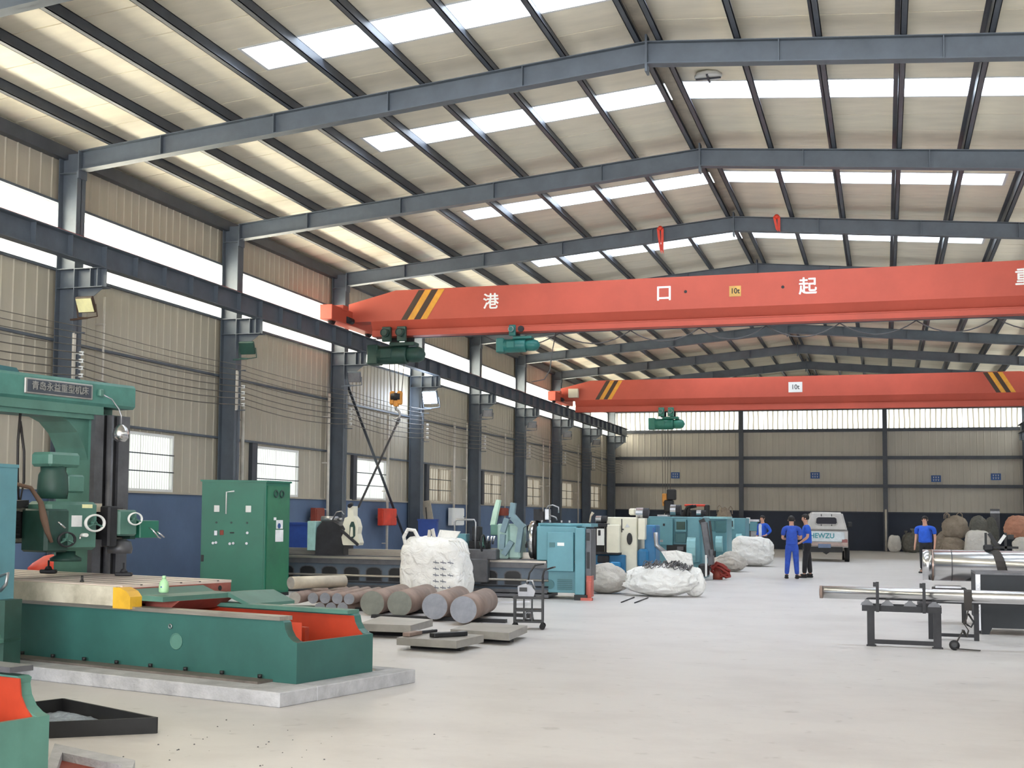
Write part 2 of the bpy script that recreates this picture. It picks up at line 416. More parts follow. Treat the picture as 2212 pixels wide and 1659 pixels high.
while y < YB+.3:
    nxt = min([m for m in marks if m > y+.01] + [YB+.3])
    if any(abs(y-m) < .01 for m in marks): starts.append((y, y+1.0, True)); y += 1.0; continue
    n = max(1, round((nxt-y)/1.0)); st = (nxt-y)/n
    for i in range(n): starts.append((y+i*st, y+(i+1)*st, False))
    y = nxt
    if y >= YB+.29: break
nsk = 0
for (a, c, sk) in starts:
    for side in (-1, 1):
        if sk:
            roof_strip(side, a, c, 5.6, HALF+.2); roof_strip(side, a, c, 0, .14)
            b = B(); z = lambda d: ZR+.25-SL*d
            q = [(.14, a+.04), (5.6, a+.04), (5.6, c-.04), (.14, c-.04)]
            lo = [b.bm.verts.new((XRIDGE+side*d, yy, z(d))) for d, yy in q]; hi = [b.bm.verts.new((XRIDGE+side*d, yy, z(d)+.012)) for d, yy in q]
            b.bm.faces.new(lo); b.bm.faces.new(hi[::-1])
            for i in range(4): b.bm.faces.new((lo[i], hi[i], hi[(i+1) % 4], lo[(i+1) % 4]))
            W = b.done('window_%d' % (12+nsk), skyl, kind='structure'); nsk += 1
            f = B()
            for yy in (a+.02, c-.02):
                for (d0, d1) in ((.14, 5.6),):
                    f.bar((XRIDGE+side*d0, yy, z(d0)-.01), (XRIDGE+side*d1, yy, z(d1)-.01), .05, .05)
            f.bar((XRIDGE+side*5.6, a, z(5.6)-.01), (XRIDGE+side*5.6, c, z(5.6)-.01), .05, .05)
            f.done('window_frame', white, W)
        else: roof_strip(side, a, c, 0, HALF+.2)
# purlins (run above the rafters)
def purlin(x, dr):
    d = abs(x-XRIDGE); z = ZR-SL*d
    b = B(); s = 1 if x > XRIDGE else -1
    b.box(x-.012, x+.0, 5, YB, z, z+.22); b.box(x-.012, x+.08, 5, YB, z, z+.012); b.box(x-.08, x, 5, YB, z+.208, z+.22); b.box(x+.07, x+.08, 5, YB, z, z+.03)
    return b.done('purlin', purl, kind='structure')
for i in range(10):
    d = .16+1.13*i
    if i < 9: purlin(XRIDGE-d, 1); purlin(XRIDGE+d, 1)
bx('eave_beam', purl, None, XL, XL+.16, 5, YB, 7.62, 7.84, kind='structure')
bx('eave_beam', purl, None, XR-.16, XR, 5, YB, 7.62, 7.84, kind='structure')
rp = B(); 
for k in range(3, len(FR)): rp.box(XRIDGE-.03, XRIDGE+.03, FR[k]-.05, FR[k]+.05, ZR-.46, ZR+.14)
# portal frames: columns and rafters
def column(k, side):
    y = FR[k]; s = side; X0 = XL+.06 if s < 0 else XR-.06; X1 = X0 - s*.38
    o = link('steel_column', None, kind='structure', loc=(X1, y, 0))
    def q(a, c): return (min(a, c)-X1, max(a, c)-X1)
    zt = 7.72
    bx('web', steel, o, *q(X0, X1), -.008, .008, 0, zt)
    bx('flange', steel, o, *q(X1, X1+s*.016), -.13, .13, 0, zt-.33)
    bx('flange', steel, o, *q(X0, X0-s*.016), -.13, .13, 0, zt)
    bx('base_plate', steel, o, *q(X0, X1-s*.06), -.2, .2, 0, .03)
    bx('knee_plate', steel, o, *q(X1-s*.0, X1-s*.02), -.13, .13, zt-.46, zt+.02)
    for z in (5.35, 5.68, 7.36):
        bx('stiffener', steel, o, *q(X0, X1), -.12, .12, z-.006, z+.006)
    # corbel that carries the crane runway
    C_ = B(); e = X1-s*.56
    C_.box(*q(X1, e), -.13, .13, 5.665, 5.68); C_.box(*q(X1, e), -.13, .13, 5.34, 5.355); C_.box(*q(X1, e), -.008, .008, 5.35, 5.67)
    for t in (.3, .44): C_.box(*q(X1-s*t, X1-s*(t+.012)), -.12, .12, 5.35, 5.67)
    C_.prism([(0, 5.34), (-s*.5, 5.34), (0, 4.98)], -.008, .008, 'y')
    C_.done('corbel', steel, o)
    return o
for k in range(2, len(FR)):
    column(k, -1); column(k, 1)
def rafter(k, side):
    y = FR[k]; s = side; D = .34
    xe = XL+.44 if s < 0 else XR-.44
    zt = lambda x: ZR-.005-SL*abs(x-XRIDGE); o = link('roof_rafter', None, kind='structure', loc=(XRIDGE, y, 0))
    P = lambda x, z: (x-XRIDGE, z)
    def pr(t0, t1, ya, yb_, name):
        B().prism([P(xe, zt(xe)-t0), P(XRIDGE, zt(XRIDGE)-t0), P(XRIDGE, zt(XRIDGE)-t1), P(xe, zt(xe)-t1)], ya, yb_, 'y').done(name, steel, o)
    pr(0, D, -.006, .006, 'web'); pr(0, .014, -.1, .1, 'top_flange'); pr(D-.014, D, -.1, .1, 'bottom_flange')
    for d in (1.9, 4.1, 6.1, 8.2):
        x = XRIDGE+s*d; bx('stiffener', steel, o, s*d-.008, s*d+.008, -.09, .09, zt(x)-D, zt(x))
    bx('ridge_plate', steel, o, *sorted((0, s*.016)), -.11, .11, zt(XRIDGE)-D-.12, zt(XRIDGE)+.1)
for k in range(2, len(FR)):
    rafter(k, -1); rafter(k, 1)
B().box(XRIDGE-.12, XRIDGE+.12, 5, YB, ZR+.17, ZR+.185).done('ridge_strip', beige, kind='structure')
# crane runway beams
for s, X in ((-1, -12.6), (1, 6.08)):
    o = link('crane_runway_beam', None, kind='structure', loc=(X, 0, 5.68))
    B().box(-.1, .1, 6, YB-1, 0, .014).box(-.13, .13, 6, YB-1, .37, .386).box(-.005, .005, 6, YB-1, 0, .38).done('beam', steel, o)
    bx('rail', redd, o, -.03, .03, 6, YB-1, .386, .43)
    mesh = None
    for k in range(3, len(FR)-1):
        for t in range(6):
            yy = FR[k]+t*1.0
            if mesh is None: mesh = bx('stiffener', steel, o, -.1, .1, -.006, .006, .014, .37, loc=(0, yy, 0)).data
            else: link('stiffener', mesh, o, (0, yy, 0))

# ================================================================== THINGS ON THE LEFT WALL
def curve_pts(a, b, sag, n=8):
    a = Vector(a); b = Vector(b)
    return [a.lerp(b, i/n)-Vector((0, 0, sag*4*(i/n)*(1-i/n))) for i in range(n+1)]
wz = [4.66, 4.55, 4.44, 4.33, 4.2, 4.07, 3.95, 3.82]
for i, z in enumerate(wz):
    pts = []
    for k in range(3, 13):
        a = (-12.86+(.05 if i > 3 else 0), FR[k]-.15, z); c = (-12.86+(.05 if i > 3 else 0), FR[k]+5.85, z)
        pts += curve_pts(a, c, .05+.01*i, 6)[(0 if k == 3 else 1):]
    pts = [p for p in pts if p.y < YB-.4]
    o = B().tube(pts, .007 if i < 4 else .01, 4).done('cable', wirem)
    tag(o, '%s of the thin cables strung along the left wall, counted from the top' % ORD[i], 'cable', 'cables strung along the left wall')
where = ['column just behind the gantry machine', 'column behind the tall green cabinet', 'column left of the crossed brace', 'column right of the crossed brace', 'column above the lathe steady rests', 'sixth column', 'seventh column', 'eighth column', 'last column']
for i, k in enumerate(range(4, 12)):
    y = FR[k]-.18; x = -12.98
    o = E('insulator_bracket', (x, y, 3.7), 0, 'bracket with white cable insulators on the %s' % where[i], 'insulator bracket', 'insulator brackets along the left wall')
    bx('mount_plate', pvc if i < 2 else steel, o, -.02, .02, -.03, .03, 0, .85)
    for z in (.12, .25, .37, .5):
        B().cyl((.02, 0, z), (.15, 0, z), .012, n=8).lathe([(.02, z-.035), (.045, z-.03), (.03, z), (.045, z+.03), (.02, z+.035)], (.15, 0, 0), 10).done('insulator', white, o)
    for z in (0, .85): bx('arm', steel, o, 0, .2, -.02, .02, z-.01, z+.01)
# floodlights
def floodlight(i, k, lab, lens, yawz=0, tilt=.6, body=steel):
    y = FR[k]-.25
    p = (-12.72, y, 5.02)
    o = E('floodlight', p, yawz, lab, 'floodlight', 'floodlights on the wall columns')
    mt = Matrix.Rotation(tilt, 4, 'X')
    B().box(-.17, .17, -.035, .035, -.14, .14, bev=.012, mtx=mt).done('housing', body, o)
    B().box(-.15, .15, -.045, -.034, -.12, .12, mtx=mt).done('lens', lens, o)
    B().tube([(-.19, 0, 0), (-.19, .06, -.2), (.0, .06, -.22), (.19, .06, -.2), (.19, 0, 0)], .012, 6).done('yoke', body, o)
    B().bar((0, .06, -.22), (-.34, .06, -.24), .03, .03).done('arm', body, o)
    return o
floodlight(0, 4, 'floodlight with a pale yellow face on the column behind the gantry machine', lampy, .0, .5, stripeb)
floodlight(1, 5, 'dark green floodlight on the column behind the tall green cabinet', greend, .1, .5, greend)
floodlight(2, 6, 'grey floodlight at the head of the crossed brace', galv, .3, .5)
fo = floodlight(3, 7, 'lit floodlight shining bluish white right of the hanging crane hook', lampon, -.15, .35)
fo.scale = (1.45, 1.45, 1.45)  # enlarged so the bright face imitates the lamp's bloom
l = bpy.data.lights.new('floodlight_glow', 'POINT'); l.energy = 60; l.color = (.8, .9, 1); l.shadow_soft_size = .12
lo = bpy.data.objects.new('floodlight_glow', l); lo.location = (-12.7, FR[7]-.5, 4.97); COL.objects.link(lo)
for i, k in enumerate(range(8, 12)):
    floodlight(4+i, k, 'grey unlit floodlight on the %s of the left wall' % ['fifth column from the gantry machine', 'sixth column from the gantry machine', 'seventh column from the gantry machine', 'last column before the back corner'][i], galv, .4, .6)
# conduits
def conduit(px, py0, py1, r, label, x=-13.33, mat=pvc, extra=None):
    a = AX(px, (py0+py1)/2, x); d = a.y
    z0 = AX(px, py0, x); z1 = AX(px, py1, x)
    zt = z0.z*d/z0.y if False else z0.z; zb = z1.z
    o = B().cyl((x, d, max(0.02, zb)), (x, d, zt), r, n=8)
    for q in range(3):
        zz = zb+(zt-zb)*(q+.5)/3; o.box(XL-.0, x+.01, d-.04, d+.04, zz-.015, zz+.015)
    ob = o.done('conduit', mat); tag(ob, label, 'conduit', 'vertical conduits on the left wall'); return ob
conduit(221, 640, 1000, .022, 'thin white conduit rising behind the gantry crossbeam')
conduit(523, 868, 1100, .045, 'thick white conduit behind the tall green cabinet')
conduit(709, 850, 1150, .04, 'white conduit above the maroon box')
conduit(837, 893, 1230, .04, 'white conduit running down to the bright red box')
conduit(981, 913, 1120, .04, 'white conduit running down to the white wall box')
conduit(1008, 913, 1160, .025, 'thin conduit just right of the white wall box')
conduit(1091, 935, 1140, .03, 'conduit between the first two tan-curtained windows, leaning on a column')
conduit(1173, 950, 1150, .03, 'conduit left of the third tan-curtained window')
conduit(1187, 950, 1150, .025, 'conduit beside the dark column near the third tan window')
conduit(1249, 960, 1170, .03, 'conduit beside the second last column of the left wall')
conduit(1300, 930, 1080, .03, 'farthest conduit, near the back corner of the left wall')
# crossed brace
def rod(p, q, r, mat, label):
    o = B().bar(p, q, r*2, r*.7).bar(p, (Vector(p)+(Vector(q)-Vector(p)).normalized()*.2), r*3, r*2).done('brace_rod', mat)
    return tag(o, label, 'brace', 'crossed braces on the left wall')
rod((-13.2, 31.58, 4.96), (-13.2, 37.1, .02), .035, purl, 'dark diagonal brace falling from left to right across the third window')
rod((-13.1, 35.3, 4.25), (-13.1, 32.3, 1.7), .03, cast, 'diagonal brace falling from right to left across the third window')
# wall boxes
def wbox(name, px0, px1, py0, py1, mat, label, cat, x=-13.25, depth=.14):
    a = AX(px0, py0, x); c = AX(px1, py1, x); 
    o = E(name, (x, a.y, c.z), 0, label, cat)
    Hh = a.z-c.z; L = c.y-a.y
    B().box(-depth, 0, 0, L, 0, Hh, bev=.01).done('body', mat, o)
    bx('door', mat, o, 0, .02, .03, L-.03, .03, Hh-.03)
    cy('handle', chrome, o, (.02, L-.1, Hh/2), (.04, L-.1, Hh/2), .02, n=8)
    bx('rear_bracket', steel, o, -abs(XL-x)+.02, -depth, L*.4, L*.6, Hh*.4, Hh*.6)
    return o
wbox('breaker_box', 826, 856, 1098, 1135, redbox, 'bright red electrical box on a pole by the crossed brace', 'electrical box', -13.1)
wbox('breaker_box', 682, 700, 1097, 1148, maroon, 'maroon electrical box on the blue wall behind the lathe end', 'electrical box', -13.2)
wbox('breaker_box', 977, 1002, 1097, 1135, white, 'white electrical box on the blue wall right of the fourth window', 'electrical box', -13.25)
wbox('breaker_box', 1082, 1098, 1097, 1114, maroon, 'small dark red box on the blue wall behind the steady rest', 'electrical box', -13.2)
def bin_(px, py, y, w_, h_, mat, label):
    p = AY(px, py, y); o = E('bin', (p.x, y, 0), .2, label, 'bin')
    z = p.z
    B().prism([(-w_/2*.85, 0), (w_/2*.85, 0), (w_/2, z), (-w_/2, z)], -w_*.35, w_*.35, 'y').done('body', mat, o)
    bx('rim', mat, o, -w_/2-.02, w_/2+.02, -w_*.4, w_*.4, z, z+.05); return o
bin_(645, 1133, 27.0, .8, .5, bluebin, 'dark blue bin beside the tall green cabinet')
bin_(925, 1125, 36.5, .55, .5, bluebin, 'small blue bin in front of the fourth window')
o = B().bar((-12.9, 38.2, .0), (-13.2, 38.0, 1.95), .3, .03).done('plank', beige); tag(o, 'pale board leaning on the blue wall behind the big white sack', 'board')
p = AX(930, 1095, -13.0)
o = E('broom', (p.x, p.y, 0), 0, 'thin black broom leaning on the wall above the small blue bin', 'broom')
cy('handle', black, o, (0, 0, .1), (-.15, 0, 1.75), .015, n=6); bx('head', black, o, -.05, .05, -.2, .2, 0, .12)
# blue signs on the back wall
lab = ['above the chrome hoods near the left corner', 'straight above the van', 'above the man near the big bars', 'near the right end of the back wall']
for i, (x, z) in enumerate(((-10.23, 3.71), (-3.27, 3.72), (2.38, 3.57), (5.06, 3.67))):
    o = E('wall_sign', (x, YB-.06, z), 0, 'small blue white-lettered sign %s' % lab[i], 'sign', 'blue signs on the back wall')
    bx('plate', signblue, o, -.22, .22, -.01, .01, -.16, .16)
    for row, n in ((.06, 3), (-.07, 3)):
        for j in range(n):
            B().box(-.02, .02, -.02, -.012, row-.035, row-.02).box(-.035, .035, -.02, -.012, row+.02, row+.035).box(-.008, .008, -.02, -.012, row-.03, row+.03).done('character', white, o, (( j-1)*.11, 0, 0))
# roof ventilator seen from below
d_ = ray(1530, 162); n_ = Vector((SL, 0, 1)); P0 = Vector((XRIDGE, 0, ZR+.19)); t_ = (P0-CAM).dot(n_)/d_.dot(n_); vp = CAM+d_*t_
o = E('roof_ventilator', vp, 0, 'round white ventilator opening in the roof right of the ridge', 'ventilator')
B().lathe([(.16, 0), (.22, 0), (.22, .05), (.16, .05)], (0, 0, -.04), 8).done('throat', white, o)
B().box(-.2, .2, -.015, .015, -.07, -.05).box(-.015, .015, -.2, .2, -.07, -.05).done('spider', purl, o)
# red cloths hanging on rafters
for i, (px, py, y, hh, lb) in enumerate(((1425, 493, 37.0, .62, 'long red ribbon hanging from the rafter left of the ridge'), (1677, 468, 37.0, .36, 'short red cloth tied on the rafter right of the ridge'))):
    x = -5.45 if i == 0 else -2.6; x = AY(px, py, 31.0).x
    y = 31.05; zt = ZR-SL*abs(x-XRIDGE)-.36
    pt = AY(px, py, y)
    o = E('red_ribbon', (x, 31.08, pt.z), 0, lb, 'ribbon')
    for s in (-1, 1):
        B().prism([(-.03+s*.05, .0), (.03+s*.05, 0), (s*.02+.06, -hh), (s*.02-.0, -hh*.8)], -.01, .01, 'y').done('tail', redbox, o)
    B().lathe([(.02, -.05), (.08, 0), (.03, .06)], (0, 0, 0), 8).done('knot', redbox, o)

# ================================================================== OVERHEAD CRANES
def crane(yc, ytip, label, zt, zm, zc, zb, x0, x1, cap, stripes, group='overhead cranes'):
    o = E('overhead_crane', ((x0+x1)/2, yc, zb), 0, label, 'crane', group)
    xm = (x0+x1)/2; P = lambda x, z: (x-xm, z-zb)
    hw = .26
    # box girder: upright box, sloping throat, bottom flange beam
    b = B(); b.prism([P(x0+.35, zm+.02), P(x1-.35, zm+.02), P(x1-.35, zt-.30), P(x1-1.6, zt), P(x0+1.6, zt), P(x0+.35, zt-.30)], -hw, hw, 'y')
    b.done('girder', red, o)
    b = B()
    L0, L1 = x0+.95-xm, x1-.95-xm
    b.prism([(-hw, zm+.02-zb), (hw, zm+.02-zb), (.12, zc-zb), (-.12, zc-zb)], L0, L1, 'x'); b.done('throat', red, o)
    b = B().box(L0, L1, -.16, -.13, .02, zc-zb).box(L0, L1, .13, .16, .02, zc-zb).box(L0, L1, -.17, .17, 0, .022).box(L0, L1, -.17, .17, zc-zb-.02, zc-zb)
    b.done('bottom_flange', red, o)
    # end carriages
    for s, X in ((-1, -12.6), (1, 6.08)):
        y0 = ytip-yc; y1 = -y0
        B().box(X-xm-.16, X-xm+.16, y0, y1, 6.19-zb, 6.55-zb, bev=.01).done('end_carriage', red, o)
        for yy in (y0+.35, y1-.35):
            wh = cy('wheel', darkg, o, (X-xm-.05, yy, 6.25-zb), (X-xm+.05, yy, 6.25-zb), .145, n=20)
        B().box(X-xm-.2, X-xm+.2, y0+.6, y0+.9, 6.5-zb, 6.62-zb).done('end_stop', red, o)
        B().cyl((X-xm+.16*-s, y0+.9, 6.3-zb), (X-xm+.16*-s, y0+1.25, 6.3-zb), .08).done('travel_motor', darkg, o)
    # hazard stripes
    for (sx, dr) in stripes:
        for q, mt in enumerate((stripeb, stripey, stripeb, stripey)):
            a = sx-xm+q*.17*1; h0 = zm+.03-zb; h1 = zt-.02-zb
            B().prism([(a, h0), (a+.16, h0), (a+.16+dr*.45, h1), (a+dr*.45, h1)], -hw-.006, -hw-.001, 'y').done('hazard_stripe', mt, o)
    return o, xm, zb
def hoist(x, y, z, scale, label, mat, rope_to, hook, dark=False, flip=1, motors=2, parent=None):
    o = E('electric_hoist', (x, y, z), 0, label, 'hoist', 'hoists under the crane girders')
    s = scale
    B().lathe([(.0, -.62*s), (.17*s, -.6*s), (.19*s, -.5*s), (.2*s, -.25*s), (.2*s, .22*s), (.18*s, .26*s)], (0, 0, -.42*s), 20, axis='x').done('drum_housing', mat, o)
    B().lathe([(.16*s, .26*s), (.17*s, .34*s), (.17*s, .5*s), (.13*s, .6*s), (.02, .66*s)], (0, 0, -.42*s), 20, axis='x').done('motor', mat, o)
    B().box(-.62*s, -.38*s, -.19*s, .19*s, -.62*s, -.2*s, bev=.02).done('gearbox', mat, o)
    B().box(-.12*s, .45*s, -.16*s, .16*s, -.24*s, -.16*s, bev=.01).done('trolley_frame', mat, o)
    for i in range(motors):
        xx = (-.14+.34*i)*s if motors == 2 else -.1*s
        g = B().box(xx-.1*s, xx+.1*s, -.3*s, -.2*s, -.16*s, .16*s, bev=.015).cyl((xx, -.42*s, .02*s), (xx, -.28*s, .02*s), .09*s, n=14).done('trolley_drive', mat, o)
        B().ring((xx, -.43*s, .02*s), (0, 1, 0), .075*s, .008, 14, 5).done('drive_rim', galv if not dark else darkg, g)
        B().box(xx-.1*s, xx+.1*s, .2*s, .28*s, -.16*s, .14*s).cyl((xx, .17*s, .08*s), (xx, .21*s, .08*s), .07*s, n=12).done('trolley_wheel', darkg, o)
    if motors == 1:
        B().cyl((.15*s, -.26*s, .04*s), (.15*s, -.2*s, .04*s), .09*s, n=14).done('trolley_wheel', darkg, o)
    B().box(-.3*s, -.05*s, -.22*s, -.14*s, -.5*s, -.3*s, bev=.01).done('junction_box', mat, o)
    if rope_to:
        n = 4
        zb = rope_to-z
        for i in range(n):
            xx = (-.16+.11*i)*s; B().cyl((xx, -.03+.04*(i % 2), -.55*s), (xx*.75, 0, zb+.2), .011, n=5).done('wire_rope', wirem, o)
        hk = B()
        hk.box(-.16, -.03, -.06, .06, zb-.12, zb+.22, bev=.03).box(.03, .16, -.06, .06, zb-.12, zb+.22, bev=.03).box(-.06, .06, -.04, .04, zb-.16, zb+.1, bev=.01)
        h = hk.done('hook_block', hook, o)
        B().cyl((-.12, 0, zb+.08), (.12, 0, zb+.08), .1, n=14).done('sheave', darkg, h)
        pts = [(0, 0, zb-.14)]+[(.0+.11*math.sin(a), 0, zb-.36-.12*math.cos(a)*-1) for a in [math.radians(q) for q in range(0, 271, 27)]]
        B().tube([(0, 0, zb-.12), (0, 0, zb-.24)]+[(.11*math.sin(math.radians(q)), 0, zb-.36+.11*math.cos(math.radians(q))) for q in range(10, 260, 25)], [.03]*2+[.028, .028, .03, .032, .034, .034, .03, .026, .022, .016], 7).done('hook', galv, h)
    return o
c1, xm1, zb1 = crane(30.36, 28.8, 'long red overhead crane nearest the camera, lettered in white', 7.04, 6.27, 6.07, 5.92, -12.9, 6.4, None, [(-11.15, 1)])
# lettering in white on the near crane
def on_girder(par, xm, zb, px, py, y, s, size, mat, name='character', bold=.007):
    p = AY(px, py, y-.27)
    return text(name, s, size, mat, par, (p.x-xm, -.262, p.z-zb), (math.pi/2, 0, 0), .003, bold)
for px, py, ch in ((1060, 653, '港'), (1434, 635, '口'), (1745, 620, '起'), (2214, 600, '重')):
    on_girder(c1, xm1, zb1, px, py, 30.36, ch, .40, white)
p = AY(1588, 629, 30.1); pl = bx('capacity_plate', M('plate_yellow', (206, 160, 84), .5), c1, p.x-xm1-.13, p.x-xm1+.13, -.268, -.261, p.z-zb1-.12, p.z-zb1+.12)
text('lettering', '10t', .17, black, pl, (p.x-xm1, -.27, p.z-zb1), (math.pi/2, 0, 0), .002, .003, .9)
for px, py in ((1481, 630), (1691, 620)):
    p = AY(px, py, 30.1); cy('hole', black, c1, (p.x-xm1, -.266, p.z-zb1), (p.x-xm1, -.258, p.z-zb1), .035, n=12)
# festoon cable in loops behind the near girder
b = B(); xs_ = [-9.2, -7.3, -5.6, -4.0, -2.5, -.9, .7, 2.3, 3.9, 5.4]
for a, c in zip(xs_, xs_[1:]):
    b.tube([(q.x-xm1, .32, q.z-zb1) for q in curve_pts((a, 0, zb1-.0), (c, 0, zb1-.0), .28, 9)], .014, 5)
b.done('festoon_cable', cast, c1)
B().box(-8.9, 8.9, .3, .34, 0, .02).done('festoon_rail', steel, c1)
B().tube([(AY(1193, 712, 30.2).x-xm1, .2, 0), (AY(1186, 745, 30.2).x-xm1, .2, -.4), (AY(1180, 790, 30.2).x-xm1, .2, -.9), (AY(1168, 812, 30.2).x-xm1, .2, -1.12), (AY(1140, 816, 30.2).x-xm1, .2, -1.18)], .012, 5).done('pendant_cable', cast, c1)
c2, xm2, zb2 = crane(53.2, 51.6, 'second red overhead crane, farther down the hall', 7.08, 6.27, 6.02, 5.8, -12.9, 6.4, None, [(-11.1, 1), (3.95, -1)])
p = AY(1718, 836, 52.9); pl = bx('capacity_plate', white, c2, p.x-xm2-.26, p.x-xm2+.26, -.268, -.261, p.z-zb2-.2, p.z-zb2+.2)
text('lettering', '10t', .26, cast, pl, (p.x-xm2, -.27, p.z-zb2), (math.pi/2, 0, 0), .002, .004, .9)
p = AY(1240, 850, 52.9); B().box(p.x-xm2-.2, p.x-xm2+.2, -.5, -.27, p.z-zb2-.18, p.z-zb2+.18, bev=.01).done('control_box', cream, c2)
hoist(-11.35, 30.36, 5.95, 1.15, 'dark electric hoist with a lowered orange hook at the near crane end', greend, 4.35, hookor, True)
hoist(-8.25, 30.36, 5.95, .82, 'teal green electric hoist without visible hook under the near crane', M('hoist_green', (38, 112, 108), .4), 0, None, motors=1)
hoist(-8.25, 53.2, 5.75, 1.12, 'green electric hoist under the far crane, its hook near the machines', M('hoist_green_far', (44, 122, 104), .4), 2.1, hookor)

# ================================================================== PLANER MILL (gantry machine) in its own frame: +x along bed away from viewer-left, +y depth
MO = G(640, 1478, .12); ANG = math.radians(13)
class Frame:
    def __init__(s, name, loc, ang, label, cat, group=None):
        # local x = bed direction to the left in the hall, local y = depth
        s.o = E(name, loc, ang, label, cat, group)
# rotate so that local -x points left: use local x = -u
mill = E('gantry_milling_machine', (MO.x, MO.y, .12), -ANG, 'green gantry milling machine with long bed, table and portal', 'milling machine')
# local coords: X = -u (to the right positive), Y = v
def U(*a): pass
bed = B()
W_ = 1.12; Lb = 8.0
prof = [(0, 0), (0, .345), (-.03, .35), (-.06, .37), (-.09, .41), (-.11, .47), (-.12, .56), (-.13, .50)]
side = [(0, 0), (0, .34), (-.04, .35), (-.09, .385), (-.125, .44), (-.14, .50), (-.155, .515), (-Lb, .515), (-Lb, 0)]
bed.prism(side, 0, .1, 'y'); bed.prism(side, W_-.1, W_, 'y'); bed.box(-.03, 0, .1, W_-.1, 0, .34); bed.box(-Lb, -.03, .1, W_-.1, 0, .08)
bedo = bed.done('bed', green, mill)
B().box(-Lb, -.03, .1, .103, .08, .5).box(-Lb, -.16, W_-.103, W_-.1, .08, .5).box(-Lb, -.03, .1, W_-.1, .08, .1).box(-.035, -.03, .1, W_-.1, .1, .34).prism([(-.04, .34), (-.09, .385), (-.125, .44), (-.14, .5), (-.16, .5), (-.16, .1), (-.04, .1)], W_-.106, W_-.101, 'y').done('bed_lining', orange, mill)
bx('center_rib', orange, mill, -Lb, -.3, .5, .56, .1, .42)
bx('cross_rib', orange, mill, -.36, -.3, .1, W_-.1, .1, .26)
bx('guideway', ways, mill, -Lb, -.17, -.02, .15, .515, .55)
bx('guideway', greenm, mill, -Lb, -.17, W_-.16, W_+.02, .515, .55)
bx('foot_strip', M('oily_strip', (112, 104, 98), .6, 0, .2, 3), mill, -Lb, -.25, -.2, 0, 0, .02)
for i in range(9):
    q = -.35-i*.42; B().cyl((q, -.05, .03), (q, -.05, .06), .02, n=6).done('anchor_bolt', black, mill)
B().cyl((-1.35, -.004, .27), (-1.35, .01, .27), .07, n=20).ring((-1.35, -.004, .27), (0, 1, 0), .068, .006, 20, 5).done('round_cover', greenm, mill)
B().ring((-1.42, -.01, .40), (0, 1, 0), .018, .006, 10, 4).done('lifting_eye', galv, mill)
# table
tb = B().box(-7.4, -2.05, .02, 1.55, .71, .735); tb.done('table_top', tarp, mill)
bx('table_core', redmet, mill, -7.4, -2.03, .06, 1.52, .56, .71)
bx('table_front', tabf, mill, -7.4, -2.08, -.04, .06, .55, .725)
for i in range(5): bx('tee_slot', darkg, mill, -7.4, -2.045, .25+.27*i, .275+.27*i, .728, .7365)
for i in range(5): cy('slot_end', black, mill, (-2.035, .27+.27*i, .66), (-2.025, .27+.27*i, .66), .026, n=10)
B().prism([(-2.1, .53), (-1.88, .53), (-1.88, .64), (-1.93, .69), (-2.02, .72), (-2.1, .72)], -.05, .1, 'y').done('end_guard', yellow, mill)
B().prism([(-2.03, .70), (-1.88, .65), (-1.62, .645), (-1.62, .60), (-2.03, .60)], .1, 1.1, 'y').done('chip_apron', greenm, mill)
B().prism([(-2.03, .62), (-1.62, .65), (-1.35, .55), (-1.35, .52), (-1.6, .60), (-2.03, .58)], 1.0, 1.7, 'y').done('chip_apron', greenm, mill)
B().prism([(-2.03, .6), (-1.6, .6), (-1.75, .5), (-2.03, .47)], .3, 1.05, 'y').done('apron_bracket', redmet, mill)
PORT0 = set(COL.objects)
# portal: column at the far side, crossbeam at the top, gusset
B().box(-4.15, -3.55, 1.02, 1.52, -.025, 2.45, bev=.03).done('column', greenm, mill)
B().box(-3.56, -3.49, 1.0, 1.12, -.025, 2.44).box(-3.56, -3.49, 1.34, 1.5, -.025, 2.44).done('column_way', cast, mill)
B().box(-3.555, -3.53, 1.12, 1.34, -.025, 2.44).done('column_recess', black, mill)
cy('lift_screw', cast, mill, (-3.50, 1.22, -.025), (-3.50, 1.22, 2.44), .04)
B().box(-4.15, -3.6, -1.2, -.75, -.025, 2.45, bev=.03).done('column', greenm, mill)
B().prism([(1.04, 2.45), (1.04, 1.9), (.97, 2.08), (.87, 2.24), (.74, 2.35), (.6, 2.40), (-.78, 2.40), (-.78, 2.45)], -4.1, -3.62, 'x').done('arch_gusset', greenm, mill)
B().box(-3.75, -3.45, -1.3, 1.56, 2.52, 2.78, bev=.03).done('crossbeam', M('mill_face', (74, 128, 118), .45), mill)
B().box(-3.72, -3.48, -1.3, 1.10, 2.43, 2.52).box(-3.70, -3.52, -1.3, 1.04, 2.38, 2.43).done('crossbeam_lower', greenm, mill)
B().box(-4.2, -3.75, -1.3, 1.50, 2.44, 2.72, bev=.03).done('crossbeam_rear', greenm, mill)
B().prism([(-1.3, 2.72), (.45, 2.72), (.3, 2.88), (-1.3, 2.94)], -4.2, -3.95, 'x').done('rear_cover', teald, mill)
nm = B().box(-3.455, -3.43, .0, .90, 2.575, 2.735, bev=.008).done('nameplate', platet, mill)
B().box(-3.432, -3.425, .025, .875, 2.592, 2.718, bev=.004).done('nameplate_field', signpl, nm)
text('lettering', '青岛永益重型机床', .098, platet, nm, (-3.418, .45, 2.655), (math.pi/2, 0, math.pi/2), .003, .001, 1.03)
B().box(-3.45, -3.40, .97, 1.03, 2.62, 2.70, bev=.01).done('lamp_socket', greenm, mill)
